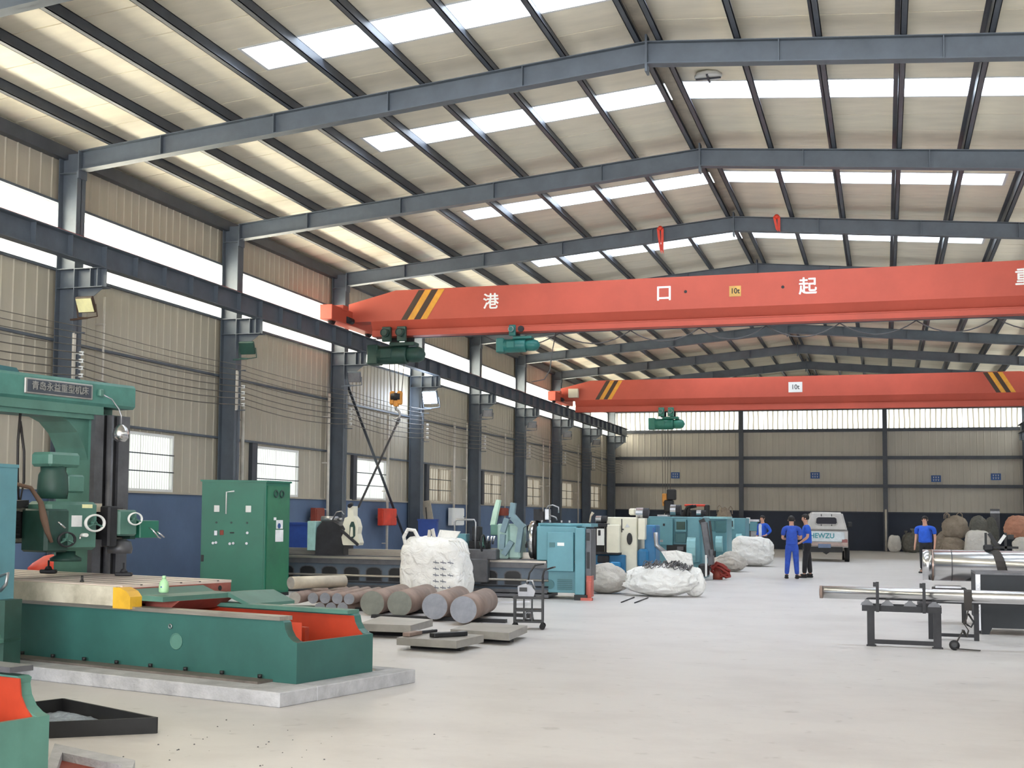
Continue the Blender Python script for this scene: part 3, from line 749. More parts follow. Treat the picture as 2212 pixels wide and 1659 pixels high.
B().tube([(-3.42, 1.01, 2.65), (-3.38, 1.12, 2.6), (-3.34, 1.19, 2.5), (-3.32, 1.21, 2.43), (-3.32, 1.21, 2.33)], .008, 5).done('lamp_cord', galv, mill)
lp = B().lathe([(.01, .1), (.04, .09), (.075, .05), (.09, 0), (.085, -.05), (.05, -.085), (.01, -.09)], (-3.32, 1.21, 2.24), 18).done('work_lamp', chrome, mill)
B().tube([(-3.55, .05, 2.4), (-3.55, .03, 2.1), (-3.5, .0, 1.75), (-3.5, .03, 1.45), (-3.5, .08, 1.7), (-3.5, .07, 2.0), (-3.55, .05, 2.3)], .014, 6).done('hanging_cable_loop', cable, mill)
PORT1 = set(COL.objects)
# cross rail with saddle and heads
ry0, ry1 = -1.0, 1.9
B().box(-3.5, -3.1, ry0, 1.95, .85, 1.45, bev=.02).done('cross_rail', darkg, mill)
for z in (.9, 1.38): bx('rail_way', ways, mill, -3.11, -3.07, ry0, 1.95, z-.03, z+.03)
for i in range(9):
    z = .93+.05*i; bx('bellows_fold', black, mill, -3.1+.0, -3.02+.02*(i % 2), ry0, .42, z, z+.03)
for i in range(8): bx('bellows_fold', black, mill, -3.1, -3.03+.02*(i % 2), 1.27, 1.52, .97+.05*i, 1.0+.05*i)
B().prism([(-1.0, 1.44), (.1, 1.44), (.35, 1.52), (.5, 1.53), (.5, 1.46), (.4, 1.40), (-1.0, 1.40)], -3.2, -2.98, 'x').done('rail_cover', black, mill)
bx('pressure_pad', beige, mill, -3.08, -2.98, 1.3, 1.5, 1.36, 1.5)
bx('lower_clamp', cast, mill, -3.15, -2.95, 1.28, 1.56, .78, .9, )
hd = B().box(-3.1, -2.75, .55, 1.25, .74, 1.52, bev=.05).done('milling_head', greenm, mill)
B().box(-3.1, -2.72, .50, .82, .72, 1.40, bev=.03).done('head_slide', greend, hd)
B().lathe([(.0, .0), (.15, .0), (.16, .1), (.15, .26), (.13, .3), (.13, .36), (.01, .38)], (-2.95, .78, 1.55), 20).done('spindle_motor', greend, hd)
B().box(-3.1, -2.8, .60, 1.02, 1.9, 2.06, bev=.03).done('motor_cap', greenm, hd)
B().box(-3.08, -2.82, .86, 1.1, 1.62, 1.82, bev=.02).done('gear_cover', greenm, hd)
B().lathe([(.16, 0), (.16, .05), (.1, .1), (.1, .16)], (-2.95, .98, .56), 16).done('cutter_head', greend, hd)
def handwheel(par, y, z, R, x, nm='handwheel', mt=None, q=1.0):
    b = B().ring((x, y, z), (1, 0, 0), R, R*.13, 24, 8, mt or galv).cyl((x-.06, y, z), (x+.01, y, z), R*.22, n=12, mat=greenm)
    for a in (90, 210, 330): b.bar((x, y, z), (x, y+R*math.cos(math.radians(a)), z+R*math.sin(math.radians(a))), .02, .02, greenm)
    return b.done(nm, None, par)
handwheel(hd, 1.10, 1.18, .13, -2.66, mt=white)
handwheel(hd, .74, .92, .11, -2.68, mt=darkg)
bx('data_plate', paper, hd, -2.752, -2.745, .86, 1.0, 1.12, 1.30); bx('data_plate', lampy, hd, -2.752, -2.745, 1.0, 1.14, 1.42, 1.48)
B().cyl((-2.68, .92, 1.0), (-2.64, .88, .93), .012, n=6).cyl((-2.66, .6, 1.2), (-2.62, .66, 1.1), .012, n=6).done('lever', chrome, hd)
B().cyl((-2.66, .93, .99), (-2.60, .93, .99), .03, n=10).done('knob', white, hd)
h2 = B().box(-3.2, -2.85, 1.62, 1.92, .96, 1.40, bev=.03).done('side_head', greenm, mill)
B().box(-3.2, -2.85, 1.48, 1.62, .78, 1.46, bev=.02).done('side_slide', darkg, h2)
handwheel(h2, 1.80, 1.25, .1, -2.78, mt=white)
B().lathe([(.13, 0), (.14, .08), (.12, .2), (.05, .24)], (-3.0, 1.80, .66), 16).done('side_motor', cast, h2)
B().box(-3.1, -2.88, 1.98, 2.28, .92, 1.22, bev=.01).done('control_box', cabg, h2)
B().box(-3.1, -2.95, 1.9, 1.98, .9, 1.24).done('box_neck', greend, h2)
B().tube([(-2.86, 2.1, 1.1), (-2.8, 2.1, 1.05), (-2.78, 2.16, .94), (-2.78, 2.2, .92)], .012, 6).tube([(-2.86, 2.2, 1.04), (-2.8, 2.2, 1.0), (-2.78, 2.26, .93)], .012, 6).done('lever', chrome, h2)
B().tube([(-3.0, -.4, 1.60), (-2.9, -.05, 1.68), (-2.85, .2, 1.7), (-2.8, .36, 1.66), (-2.75, .45, 1.5), (-2.72, .47, 1.25), (-2.7, .50, 1.05), (-2.7, .56, .88)], [.022]*4+[.03, .04, .03, .02], 7).done('flexible_hose', brown, mill)
PORT2 = set(COL.objects)
for o_ in PORT1-PORT0:
    for v in o_.data.vertices:
        if o_.location.length > 0: continue
        v.co = Vector((v.co.x-.7, .60+1.071*v.co.y, 1.43+(v.co.z-1.43)*1.065))
    if o_.location.length > 0: o_.location = Vector((o_.location.x-.7, .60+1.071*o_.location.y, 1.43+(o_.location.z-1.43)*1.065))
for o_ in PORT2-PORT1:
    for v in o_.data.vertices:
        z_ = v.co.z; v.co = Vector((v.co.x-.7, v.co.y-.19, 1.01+(z_-.74)*.641 if z_ < 1.52 else 1.51+(z_-1.52)*.93))
# concrete foundation under and around the bed
fo = E('foundation_curb', (MO.x, MO.y, 0), -ANG, 'grey concrete curb and pit around the green machine bed', 'curb')
cp = B()
def rough_box(b, x0, x1, y0, y1, z1, n=10):
    pts = []
    b.box(x0, x1, y0, y1, 0, z1, bev=.008)
rough_box(cp, -8, .22, -.5, .0, .12)
cp.done('curb_front', concr, fo)
bx('slab', concr, fo, -8, .0, 0, 1.2, 0, .118, bev=.004)
bx('curb_right', concr, fo, .0, .22, 0, 1.5, 0, .12, bev=.006)
bx('curb_rear', concr, fo, -.75, .0, 1.35, 1.5, 0, .12, bev=.006)
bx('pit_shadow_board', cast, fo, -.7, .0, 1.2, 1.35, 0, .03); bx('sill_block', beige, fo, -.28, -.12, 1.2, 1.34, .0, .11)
# things on the table
def inM(u, v, z): return mill.matrix_world if False else Vector((MO.x, MO.y, .12))+Vector((math.cos(-ANG)*u-math.sin(-ANG)*v, math.sin(-ANG)*u+math.cos(-ANG)*v, z))
bq = inM(-1.80, .30, .668)
o = E('detergent_bottle', bq, 0, 'pale green plastic detergent bottle on the machine table edge', 'bottle')
B().lathe([(.036, 0), (.046, .01), (.048, .06), (.04, .1), (.02, .125), (.016, .13)], n=18).done('body', bottle, o)
B().lathe([(.018, .128), (.018, .155), (.012, .158)], n=12).done('cap', bottle, o)
cy('label_print', signblue, o, (0, -.0475, .055), (0, -.049, .055), .008, n=6)
for i, (u, v, s, lb) in enumerate(((-4.6, .25, 1.0, 'nearest'), (-4.3, 1.15, .9, 'middle'), (-3.3, 1.28, 1.0, 'farthest'))):
    q = inM(u, v, .7365)
    o = E('clamp_stud', q, .3, '%s of the dark clamping studs standing on the long machine table' % lb, 'clamp', 'clamping studs on the table')
    B().box(-.09, .09, -.035, .035, 0, .04, bev=.01).done('shoe', darkg, o); B().lathe([(.045, .04), (.03, .07), (.012, .08), (.012, .14)], n=10).done('bolt', darkg, o)
q = inM(-2.75, .18, .7365); o = E('stud_bolt', q, 0, 'single short black stud near the front edge of the table', 'bolt'); cy('shank', black, o, (0, 0, 0), (0, 0, .06), .012, n=8); cy('nut', black, o, (0, 0, 0), (0, 0, .015), .02, n=6)
q = inM(-5.2, .9, .737); o = E('paper_sheet', q, .4, 'white paper lying on the left part of the machine table', 'paper')
B().prism([(-.2, 0), (-.05, .03), (.1, .005), (.25, .02), (.25, .024), (.1, .009), (-.05, .034), (-.2, .004)], -.12, .14, 'y').done('sheet', paper, o)
q = inM(-6.3, 3.0, 0); o = E('red_drum', (q.x, q.y, 0), 0, 'red cloth covered drum standing behind the machine table', 'drum')
B().lathe([(.3, 0), (.3, .8), (.24, .86), (.1, .95), (.02, .97)], n=18).done('body', redbox, o); B().ring((0, 0, .5), (0, 0, 1), .3, .015).done('hoop', redbox, o)

# teal cabinet at the left edge in front of the portal
q = AY(2, 1450, 9.9)
o = E('control_cabinet', (AY(35, 1200, 10.1).x, 9.75, 0), .02, 'light teal control cabinet cut by the left edge of the view', 'cabinet')
zt = AY(20, 1002, 9.9).z
B().box(-.75, 0, 0, .35, .45, zt, bev=.01).done('body', teal, o)
B().box(-.72, -.02, -.012, 0, .49, zt-.08, bev=.006).done('door', teal, o)
bx('top_rim', teal, o, -.76, .008, -.02, .35, zt-.03, zt)
bx('window', paper, o, -.45, -.13, -.018, -.012, 1.15, 1.32); B().cyl((-.16, -.02, 1.86), (-.16, -.012, 1.86), .03, n=10).done('pilot_lamp', black, o)
B().prism([(-.75, .52), (.0, .50), (.12, .40), (.12, .37), (-.05, .44), (-.75, .44)], -.08, .3, 'y').done('foot_casting', greenm, o)
B().box(-.7, -.06, 0, .3, .121, .46, bev=.01).done('pedestal', teal, o)
B().box(.0, .12, .05, .3, .13, .74).done('side_box', greend, o); B().tube([(.02, .1, .95), (.12, .08, .98), (.1, .08, .88), (.03, .1, .82)], .015, 6).done('pipe', galv, o)
q = AY(45, 1160, 9.8)
B().prism([(0.02, 1.22), (.05, 1.23), (.02, 1.24)], .02, .03, 'y').prism([(.0, 1.0), (.07, 1.02), (.02, 1.16)], .02, .03, 'y').done('paper_note', paper, o)

# foreground second bed (cut by the frame)
q = Vector((-4.5, 6.15, 0))
c107 = AY(107, 1545, 6.55)
fq = G(107, 1545, .46); fq = Vector((fq.x-.63*math.sin(ANG), fq.y-.63*math.cos(ANG), 0))
fb = E('second_machine_bed', fq, -ANG, 'second grey green machine bed with orange inside, at the lower left corner', 'machine bed')
zt2 = .46
sd = [(0, 0), (0, zt2), (-.05, zt2+.015), (-.10, zt2+.045), (-.14, zt2+.1), (-.155, zt2+.16), (-.145, zt2+.19), (-.17, zt2+.2), (-2.5, zt2+.2), (-2.5, 0)]
B().prism(sd, .55, .63, 'y').prism(sd, -.5, -.42, 'y').box(-.03, 0, -.42, .55, 0, zt2).box(-2.5, -.03, -.42, .55, .0, .1).done('bed', greenm, fb)
B().box(-2.4, -.035, .54, .549, .1, zt2).prism([(-.04, zt2), (-.085, zt2+.04), (-.125, zt2+.1), (-.14, zt2+.19), (-2.4, zt2+.19), (-2.4, zt2)], .54, .549, 'y').box(-.04, -.031, -.42, .54, .1, zt2-.01).done('bed_lining', orange, fb)
B().box(-2.4, -.25, .1, .14, .1, zt2+.1).done('inner_rib', orange, fb)
bx('guideway', cast, fb, -2.5, -.17, .5, .66, zt2+.22, zt2+.25)
fc = E('second_foundation_curb', fq, -ANG, 'low concrete curb beside the second machine bed, at the bottom left', 'curb')
K = [G(118, 1606, .06), G(292, 1642, .06), G(250, 1760, .06), G(60, 1760, .06)]; fq0 = fq
fc.rotation_euler = (0, 0, 0)
kk = [(q.x-fq.x, q.y-fq.y) for q in K]; kc = (sum(q[0] for q in kk)/4, sum(q[1] for q in kk)/4)
def lerp2(a, c, t): return (a[0]+(c[0]-a[0])*t, a[1]+(c[1]-a[1])*t)
ki = [lerp2(q, kc, .28) for q in kk]
for i in range(4):
    j = (i+1) % 4; B().prism([kk[i], kk[j], ki[j], ki[i]], 0, .06, 'z').done('curb', concr, fc)
B().prism(ki, 0.001, .012, 'z').done('pit_bottom', maroon, fc)
# chip tray
T = [G(338, 1580), G(145, 1522), G(40, 1530), G(110, 1607)]
cx = sum((t.x for t in T))/4; cyy = sum((t.y for t in T))/4
o = E('chip_tray', (cx, cyy, 0), 0, 'shallow black steel tray of swarf on the floor, lower left', 'tray')
A0, B0, C0, D0 = G(338, 1584), G(135, 1540), G(-20, 1560), G(95, 1606)
R0 = lambda v: (v.x-cx, v.y-cyy)
for a, c in ((A0, B0), (B0, C0), (C0, D0+Vector((-.5, -.16, 0))), (D0+Vector((-.5, -.16, 0)), A0)):
    a2, c2_ = Vector((*R0(a), .055)), Vector((*R0(c), .055)); B().bar(a2, c2_, .02, .11).done('tray_side', black, o)
dd = D0+Vector((-.5, -.16, 0))
B().prism([R0(A0), R0(B0), R0(C0), R0(dd)], .002, .012, 'z').done('tray_floor', black, o)
b = B(); pts = []
n = 26
for i in range(n+1):
    for j in range(n+1):
        s, t = i/n*.94+.03, j/n*.94+.03
        P_ = (A0*(1-s)+B0*s)*(1-t)+(dd*(1-s)+C0*s)*t
        edge = min(1, 6*min(s, 1-s, t, 1-t)); pts.append(b.bm.verts.new((P_.x-cx, P_.y-cyy, .014+.035*edge*(.5+noise.noise(P_*4))+.012*noise.noise(P_*22))))
for i in range(n):
    for j in range(n):
        b.bm.faces.new((pts[i*(n+1)+j], pts[(i+1)*(n+1)+j], pts[(i+1)*(n+1)+j+1], pts[i*(n+1)+j+1]))
b.done('swarf', chips, o, kind='stuff')

# ================================================================== TALL GREEN ELECTRICAL CABINET
pc = AY(570, 1300, 21.8); CA = math.radians(-28)
o = E('electrical_cabinet', (pc.x, 21.8, 0), 0, 'tall green electrical cabinet with white gauges behind the machine bed', 'cabinet')
# build from image corners: front-left, corner, rear-right
zc = 2.09; cl_ = AY(437, 1040, 21.4); cr_ = AY(627, 1040, 22.6)
fl_ = Vector((cl_.x-pc.x, -.4, 0)); rr_ = Vector((cr_.x-pc.x, .8, 0))
fx = fl_.normalized(); fn = Vector((fx.y, -fx.x, 0)); fn = fn if fn.y < 0 else -fn
def face_mtx(org, xd, nd):
    return Matrix.Translation(org) @ Matrix((xd, -nd, Vector((0, 0, 1)))).transposed().to_4x4()
L1, L2 = fl_.length, rr_.length
B().prism([(0, 0), (fl_.x, fl_.y), (fl_.x+rr_.x, fl_.y+rr_.y), (rr_.x, rr_.y)], 0.03, zc, 'z').done('body', cabg, o)
e = .02
def grow(k): return [(-fl_.x*k-rr_.x*k, -fl_.y*k-rr_.y*k), (fl_.x*(1+k)-rr_.x*k, fl_.y*(1+k)-rr_.y*k), ((fl_.x+rr_.x)*(1+k), (fl_.y+rr_.y)*(1+k)), (rr_.x*(1+k)-fl_.x*k, rr_.y*(1+k)-fl_.y*k)]
B().prism(grow(.02), zc, zc+.035, 'z').done('roof', cabg, o); B().prism(grow(.005), 0, .06, 'z').done('plinth', black, o)
Fm = face_mtx(fl_, -fx, fn)   # x from the left edge to the corner
def onf(name, mat, x0, x1, z0, z1, d=.012, par=None): return B().box(x0, x1, -d, 0, z0, z1, mtx=Fm).done(name, mat, par or o)
dr = onf('door', cabg, .03, L1-.03, .1, zc-.08, .015)
def dsub(n, m, x, z, w_, h_, d=.03): return B().box(x-w_/2, x+w_/2, -d, -.012, z-h_/2, z+h_/2, bev=.004, mtx=Fm).done(n, m, dr)
sx = L1/130.0
fxp = lambda px: (px-437)*sx
fz = lambda py: 2.13-(py-1040)*.0087
dsub('gauge', white, fxp(468), fz(1101), .1, .12); dsub('gauge', white, fxp(532), fz(1101), .1, .12)
B().tube([Fm @ Vector((fxp(487), -.03, fz(1112))), Fm @ Vector((fxp(487), -.03, fz(1066))), Fm @ Vector((fxp(503), -.03, fz(1064)))], .014, 6).done('handle', white, dr)
for px in (468, 498, 530): B().cyl(Fm @ Vector((fxp(px), -.03, fz(1130))), Fm @ Vector((fxp(px), -.01, fz(1130))), .02, n=8).done('indicator', greend, dr)
dsub('switch', galv, fxp(467), fz(1152), .06, .09); dsub('meter', maroon, fxp(479), fz(1151), .07, .09); dsub('switch', black, fxp(500), fz(1151), .08, .02)
for px, py in ((462, 1173), (468, 1172), (496, 1174), (503, 1173), (531, 1151), (530, 1173)):
    B().cyl(Fm @ Vector((fxp(px), -.045, fz(py))), Fm @ Vector((fxp(px), -.01, fz(py))), .024, n=10).done('knob', galv, dr)
dsub('lock', black, fxp(441), fz(1205), .05, .12)
gx = rr_.normalized(); gn = Vector((gx.y, -gx.x, 0)); Gm = face_mtx(Vector((0, 0, 0)), gx, gn)
sd = B().box(.04, L2-.04, -.012, 0, .1, zc-.06, mtx=Gm).done('side_panel', M('cabinet_green_side', (52, 118, 88), .45, 0, .1, 2, col2=(46, 96, 76), cover=.4), o)
for q in (.38, .62):
    B().ring(Gm @ Vector((L2*q, -.02, fz(1068))), Gm.to_3x3() @ Vector((0, 1, 0)), .06, .016, 16, 6).done('vent_ring', greend, sd)
for (x, z, w_, h_, m_) in ((.36, fz(1121), .08, .05, paper), (.55, fz(1133), .22, .16, paper), (.55, fz(1157), .26, .22, paper)):
    B().box(L2*x-w_/2, L2*x+w_/2, -.018, -.011, z-h_/2, z+h_/2, mtx=Gm).done('paper_label', m_, sd)
B().cyl(Gm @ Vector((L2*.53, -.022, fz(1136))), Gm @ Vector((L2*.53, -.017, fz(1136))), .05, n=12).done('blue_mark', signblue, sd)

# ================================================================== helpers for machines placed by real depth
def PB(par, name, mat, px0, py0, px1, py1, y, d, bev=.006, **kw):
    pm = (px0+px1)/2; pn = (py0+py1)/2
    x0 = AY(px0, pn, y).x; x1 = AY(px1, pn, y).x; z1 = AY(pm, py0, y).z; z0 = max(0, AY(pm, py1, y).z)
    L = par.location if par.parent is None else par.parent.location
    return B().box(x0-L.x, x1-L.x, y-L.y, y+d-L.y, z0-L.z, z1-L.z, bev=bev).done(name, mat, par, **kw)
def rel(par, v):
    L = par.location if par.parent is None else par.parent.location
    return Vector(v)-L
def chrome_guard(par, px0, px1, py0, py1, y, depth=.12):
    # curved sheet hood with dark end plates: a bent cylinder sector, axis along x
    x0 = AY(px0, (py0+py1)/2, y).x; x1 = AY(px1, (py0+py1)/2, y).x; z1 = AY(px0, py0, y).z; z0 = AY(px0, py1, y).z
    R = (z1-z0)/1.9; c = z1-R; L = par.location
    b = B(); n = 10; arc = [(y-L.y+R-R*math.cos(math.radians(a)), c-L.z+R*math.sin(math.radians(a))) for a in range(-55, 181, 20)]
    inn = [(y-L.y+R-(R-.02)*math.cos(math.radians(a)), c-L.z+(R-.02)*math.sin(math.radians(a))) for a in range(180, -56, -20)]
    b.prism(arc+inn, x0-L.x, x1-L.x, 'x', smooth=False)
    g = b.done('chuck_guard', chrome, par)
    B().prism(arc, x1-L.x, x1-L.x+depth, 'x').done('guard_end_plate', darkg, g)
    return g

# ---------------- long lathe nearest the camera
lo_ = G(1278, 1297)
la = E('long_lathe', (lo_.x, lo_.y, 0), math.radians(3.0), 'long lathe nearest the camera with bright teal headstock', 'lathe')
S_ = 1/115.0
def lx(px): return (px-1283)*S_
def lz(py): return 1.55-(py-1113.5)*S_
hs = B().box(lx(1163), lx(1250), .05, 1.1, lz(1210), lz(1137), bev=.015).box(lx(1188), lx(1250), .08, 1.1, .12, lz(1215), bev=.01).done('headstock', teal, la)
B().box(lx(1188), lx(1245), -.05, .05, lz(1232), lz(1149), bev=.008).done('electric_door', teal, hs)
B().box(lx(1193), lx(1205), -.06, -.045, lz(1181), lz(1171)).done('door_handle', teald, hs)
B().box(lx(1210), lx(1225), -.055, -.049, lz(1178), lz(1171), bev=.002).done('nameplate', white, hs)
B().box(lx(1249), lx(1270), -.12, .5, .1, lz(1139), bev=.012).done('side_pillar', teal, la)
B().box(lx(1248), lx(1275), -.12, .3, 0, .1).done('foot', black, la)
B().box(lx(1270), lx(1283), -.02, .5, .35, lz(1141), bev=.01).done('electric_box', cast, la)
B().box(lx(1272), lx(1279), -.03, -.018, lz(1166), lz(1149)).box(lx(1273), lx(1279), -.03, -.018, lz(1225), lz(1190)).done('dark_slot', black, la)
B().box(lx(1272), lx(1284), -.06, .2, .06, .45, bev=.01).cyl((lx(1280), -.1, .02), (lx(1280), -.1, .35), .035).box(lx(1262), lx(1286), -.14, 0, 0, .05).done('red_brake_lever', M('faded_red', (196, 104, 92), .6), la)
for i in range(6): B().box(lx(1208), lx(1240), .06, .08, .18+i*.035, .195+i*.035).done('louvre', teald, hs)
B().lathe([(.09, 0), (.09, .05), (.07, .07)], (lx(1191), .05, .27), 16, axis='y').done('belt_cover', teald, hs)
B().box(lx(1165), lx(1280), .1, .9, lz(1137), lz(1130)).cyl((lx(1170), .1, lz(1134)), (lx(1260), .1, lz(1134)), .02).done('top_tray', teal, hs)
B().box(lx(1150), lx(1163), .3, .6, lz(1125), lz(1100)).box(lx(1162), lx(1172), .3, .6, lz(1127), lz(1105)).done('coolant_pump', darkg, hs)
B().box(lx(1176), lx(1185), .25, .45, lz(1123), lz(1100), bev=.005).done('oil_reservoir', galv, hs)
B().tube([(lx(1178), .3, lz(1100)), (lx(1182), .3, lz(1093)), (lx(1192), .3, lz(1091)), (lx(1205), .3, lz(1096)), (lx(1205), .3, lz(1108))], .015, 6).tube([(lx(1185), .28, lz(1113)), (lx(1200), .28, lz(1118)), (lx(1202), .28, lz(1124))], .015, 6).done('coolant_pipe', galv, hs)
for q in (1172, 1190, 1215, 1232): B().cyl((lx(q), .15, lz(1131)), (lx(q), .15, lz(1124)), .02, n=8).done('top_knob', galv, hs)
# chuck: dark face plate, bright rim
ch = B().lathe([(.02, -.16), (.30, -.16), (.36, -.14), (.36, -.01), (.05, 0)], (lx(1156), .55, 1.08), 28, axis='x').done('chuck', chrome, la)
B().lathe([(.05, 0), (.40, 0), (.40, .1), (.05, .1)], (lx(1150), .55, 1.06), 28, axis='x').done('face_plate', black, ch)
for a in range(4):
    t = a*math.pi/2+.4; B().bar((lx(1137), .55+.1*math.cos(t), 1.08+.1*math.sin(t)), (lx(1137), .55+.3*math.cos(t), 1.08+.3*math.sin(t)), .08, .06).done('chuck_jaw', darkg, ch)
# bed with pockets
BL = lx(560)-1.3
bd = B().box(BL, lx(1188), .18, .95, .14, .56)
bdo = bd.done('bed', M('bed_blue_grey', (92, 104, 118), .5, 0, .12, 2), la)
B().box(BL, lx(1186), .08, .2, .56, .66).box(BL, lx(1186), .07, .1, .10, .16).box(BL, lx(1190), .02, .98, .02, .08).done('bed_rim', cast, la)
bx('way', ways, la, BL, lx(1184), .05, .24, .66, .70); bx('way', ways, la, BL+.5, lx(1165), .50, .66, .70, .84); bx('way', ways, la, BL, lx(1165), .80, .95, .70, .82)
bx('way_base', cast, la, BL, lx(1165), .24, .95, .60, .72)
xx = lx(1108)
while xx > BL+.3:
    q = [(-.15, 0), (.15, 0), (.15, .19), (.11, .235), (.05, .25), (-.05, .25), (-.11, .235), (-.15, .19)]
    B().prism([(xx+a, .24+c) for a, c in q], .168, .185, 'y').done('pocket', black, la)
    B().prism([(xx+a*1.13, .24+c*1.1-.01) for a, c in q], .174, .182, 'y').done('pocket_rim', cast, la)
    xx -= .46
cy('lead_screw', ways, la, (BL, .0, .34), (lx(1190), .0, .34), .022, n=8); cy('feed_rod', darkg, la, (BL, .0, .22), (lx(1190), .0, .22), .016, n=8)
# carriage
ca = B().box(lx(1000), lx(1078), -.1, .95, .70, .90, bev=.02).box(lx(1005), lx(1060), -.14, .08, .28, .72, bev=.02).done('carriage', cast, la)
B().box(lx(1010), lx(1050), .15, .5, .90, 1.05, bev=.01).box(lx(1015), lx(1032), .2, .45, 1.05, 1.32, bev=.01).done('tool_post', darkg, ca)
B().box(lx(985), lx(1005), .1, .4, .95, 1.18, bev=.01).done('control_head', teal, ca); B().box(lx(990), lx(1003), .05, .1, .86, 1.0, bev=.01).done('white_box', white, ca)
B().tube([(lx(982), .0, .8), (lx(982), .0, 1.4), (lx(986), .0, 1.45), (lx(1026), .0, 1.45), (lx(1029), 0, 1.4), (lx(1029), 0, .9)], .018, 6).done('guard_rail', galv, ca)
handwheel(ca, .0, 1.0, .16, lx(1046), 'handwheel', darkg)
for q in (1052, 1060, 1066): B().cyl((lx(q), .05, 1.0), (lx(q)+.05, -.02, 1.14), .018, n=8).done('lever', chrome, ca)
B().box(lx(1054), lx(1075), .3, .6, 1.16, 1.36, bev=.01).done('apron_cover', greenm, ca)
# steady rests
sr = B().box(lx(1072), lx(1096), .2, .9, .72, 1.38, bev=.02).box(lx(1096), lx(1122), .25, .85, .72, 1.38, bev=.03).done('steady_rest', M('pale_green', (168, 198, 190), .5), la)
B().prism([(lx(1050), 1.35), (lx(1061), 1.36), (lx(1072), 1.83), (lx(1064), 1.84), (lx(1056), 1.62)], .4, .55, 'y').done('steady_arm', M('pale_green2', (190, 220, 200), .5), sr)
sa = M('steady_blue_grey', (112, 138, 148), .5)
B().bar((lx(1108), .2, 1.78), (lx(1104), .2, 1.5), .1, .11).bar((lx(1106), .2, 1.52), (lx(1130), .2, 1.3), .1, .13).bar((lx(1095), .15, 1.48), (lx(1086), .15, 1.22), .1, .12).bar((lx(1086), .15, 1.18), (lx(1084), .15, .9), .1, .1).bar((lx(1125), .2, 1.3), (lx(1118), .2, .85), .1, .12).bar((lx(1088), .15, .8), (lx(1106), .15, 1.05), .09, .1).done('clamp_arm', sa, sr)
# tailstock end with cream steady rest
ts = B().prism([(lx(648), .72), (lx(716), .72), (lx(716), 1.02), (lx(706), 1.30), (lx(690), 1.38), (lx(665), 1.38), (lx(652), 1.25)], .2, .8, 'y').done('tailstock', darkg, la)
B().box(lx(628), lx(648), .2, .8, .8, 1.38, bev=.01).done('tail_cover', M('pale_teal', (160, 200, 196), .5), la)
B().cyl((lx(650), .5, 1.42), (lx(690), .5, 1.42), .06).cyl((lx(690), .5, 1.42), (lx(700), .5, 1.42), .03).done('quill', galv, ts)
B().tube([(lx(680), .4, 1.4), (lx(690), .4, 1.56), (lx(702), .4, 1.58), (lx(708), .4, 1.52)], .015, 6).done('pipe', galv, ts)
b = B(); 
cs = [(716, 1183), (713, 1168), (722, 1150), (716, 1140), (720, 1125), (727, 1122), (727, 1098), (741, 1098), (741, 1120), (748, 1128), (753, 1145), (751, 1160), (757, 1180), (755, 1186), (718, 1186)]
b.prism([(lx(a), lz(c)) for a, c in cs], .15, .40, 'y'); cso = b.done('cream_steady_rest', cream, la)
B().prism([(lx(a), lz(c)) for a, c in ((733, 1168), (733, 1142), (737, 1133), (742, 1133), (746, 1145), (746, 1165), (740, 1172))], .13, .152, 'y').done('rest_opening', greend, cso)
B().prism([(lx(a), lz(c)) for a, c in ((735, 1168), (737, 1145), (741, 1145), (742, 1166))], .10, .132, 'y').done('rest_jaw', cream, cso)
B().bar((lx(714), .1, lz(1152)), (lx(755), .1, lz(1185)), .05, .05).cyl((lx(734), .08, lz(1098)), (lx(734), .2, lz(1094)), .04).done('clamp_bar', darkg, cso)
# debris under the bed
# ---------------- second row of machines
l2 = E('cream_lathe', (-5.4, 28.3, 0), 0, 'cream and blue lathe just behind the nearest teal headstock', 'lathe')
y = 28.3
PB(l2, 'headstock', cream, 1305, 1117, 1376, 1262, y+.25, 1.3, .02)
PB(l2, 'side_cover', cream, 1310, 1133, 1338, 1196, y, .22, .02)
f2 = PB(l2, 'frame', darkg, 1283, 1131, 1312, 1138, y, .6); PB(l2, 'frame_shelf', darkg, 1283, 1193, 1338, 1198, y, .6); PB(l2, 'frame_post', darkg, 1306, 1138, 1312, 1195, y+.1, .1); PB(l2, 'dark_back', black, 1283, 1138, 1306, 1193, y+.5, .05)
sp = PB(l2, 'switch_panel', white, 1289, 1142, 1305, 1178, y+.02, .12); PB(sp, 'switch', black, 1292, 1145, 1297, 1157, y, .02)
PB(l2, 'base', blue, 1283, 1198, 1350, 1275, y+.1, 1.2, .02); PB(l2, 'belt_guard', M('bright_blue', (40, 130, 186), .4), 1318, 1214, 1340, 1262, y-.05, .2, .02); PB(l2, 'motor', darkg, 1290, 1200, 1315, 1216, y, .1, .02)
p = AY(1360, 1164, y+.24); B().prism([(p.x+5.4+.06*math.cos(t), p.z+.13*math.sin(t)) for t in [i*math.pi/8 for i in range(16)]], -.0+.22, .252, 'y').done('oval_hole', black, l2)
p = AY(1355, 1136, y+.24); B().prism([(p.x+5.4-.05, p.z-.03), (p.x+5.4+.05, p.z-.03), (p.x+5.4, p.z+.05)], .235, .252, 'y').done('warning_triangle', galv, l2)
PB(l2, 'door_gap', darkg, 1342, 1121, 1344, 1150, y+.24, .02, 0); PB(l2, 'door_handle', black, 1340, 1142, 1347, 1145, y+.22, .03, 0)
PB(l2, 'cream_box', cream, 1378, 1120, 1393, 1166, y+.1, .3, .015)
PB(l2, 'blue_cabinet', blue, 1392, 1134, 1416, 1226, y+.3, .6, .02); PB(l2, 'blue_foot', blue, 1376, 1186, 1400, 1226, y+.2, .6, .05)
PB(l2, 'dark_slot', signblue, 1410, 1140, 1414, 1162, y+.28, .02, 0)
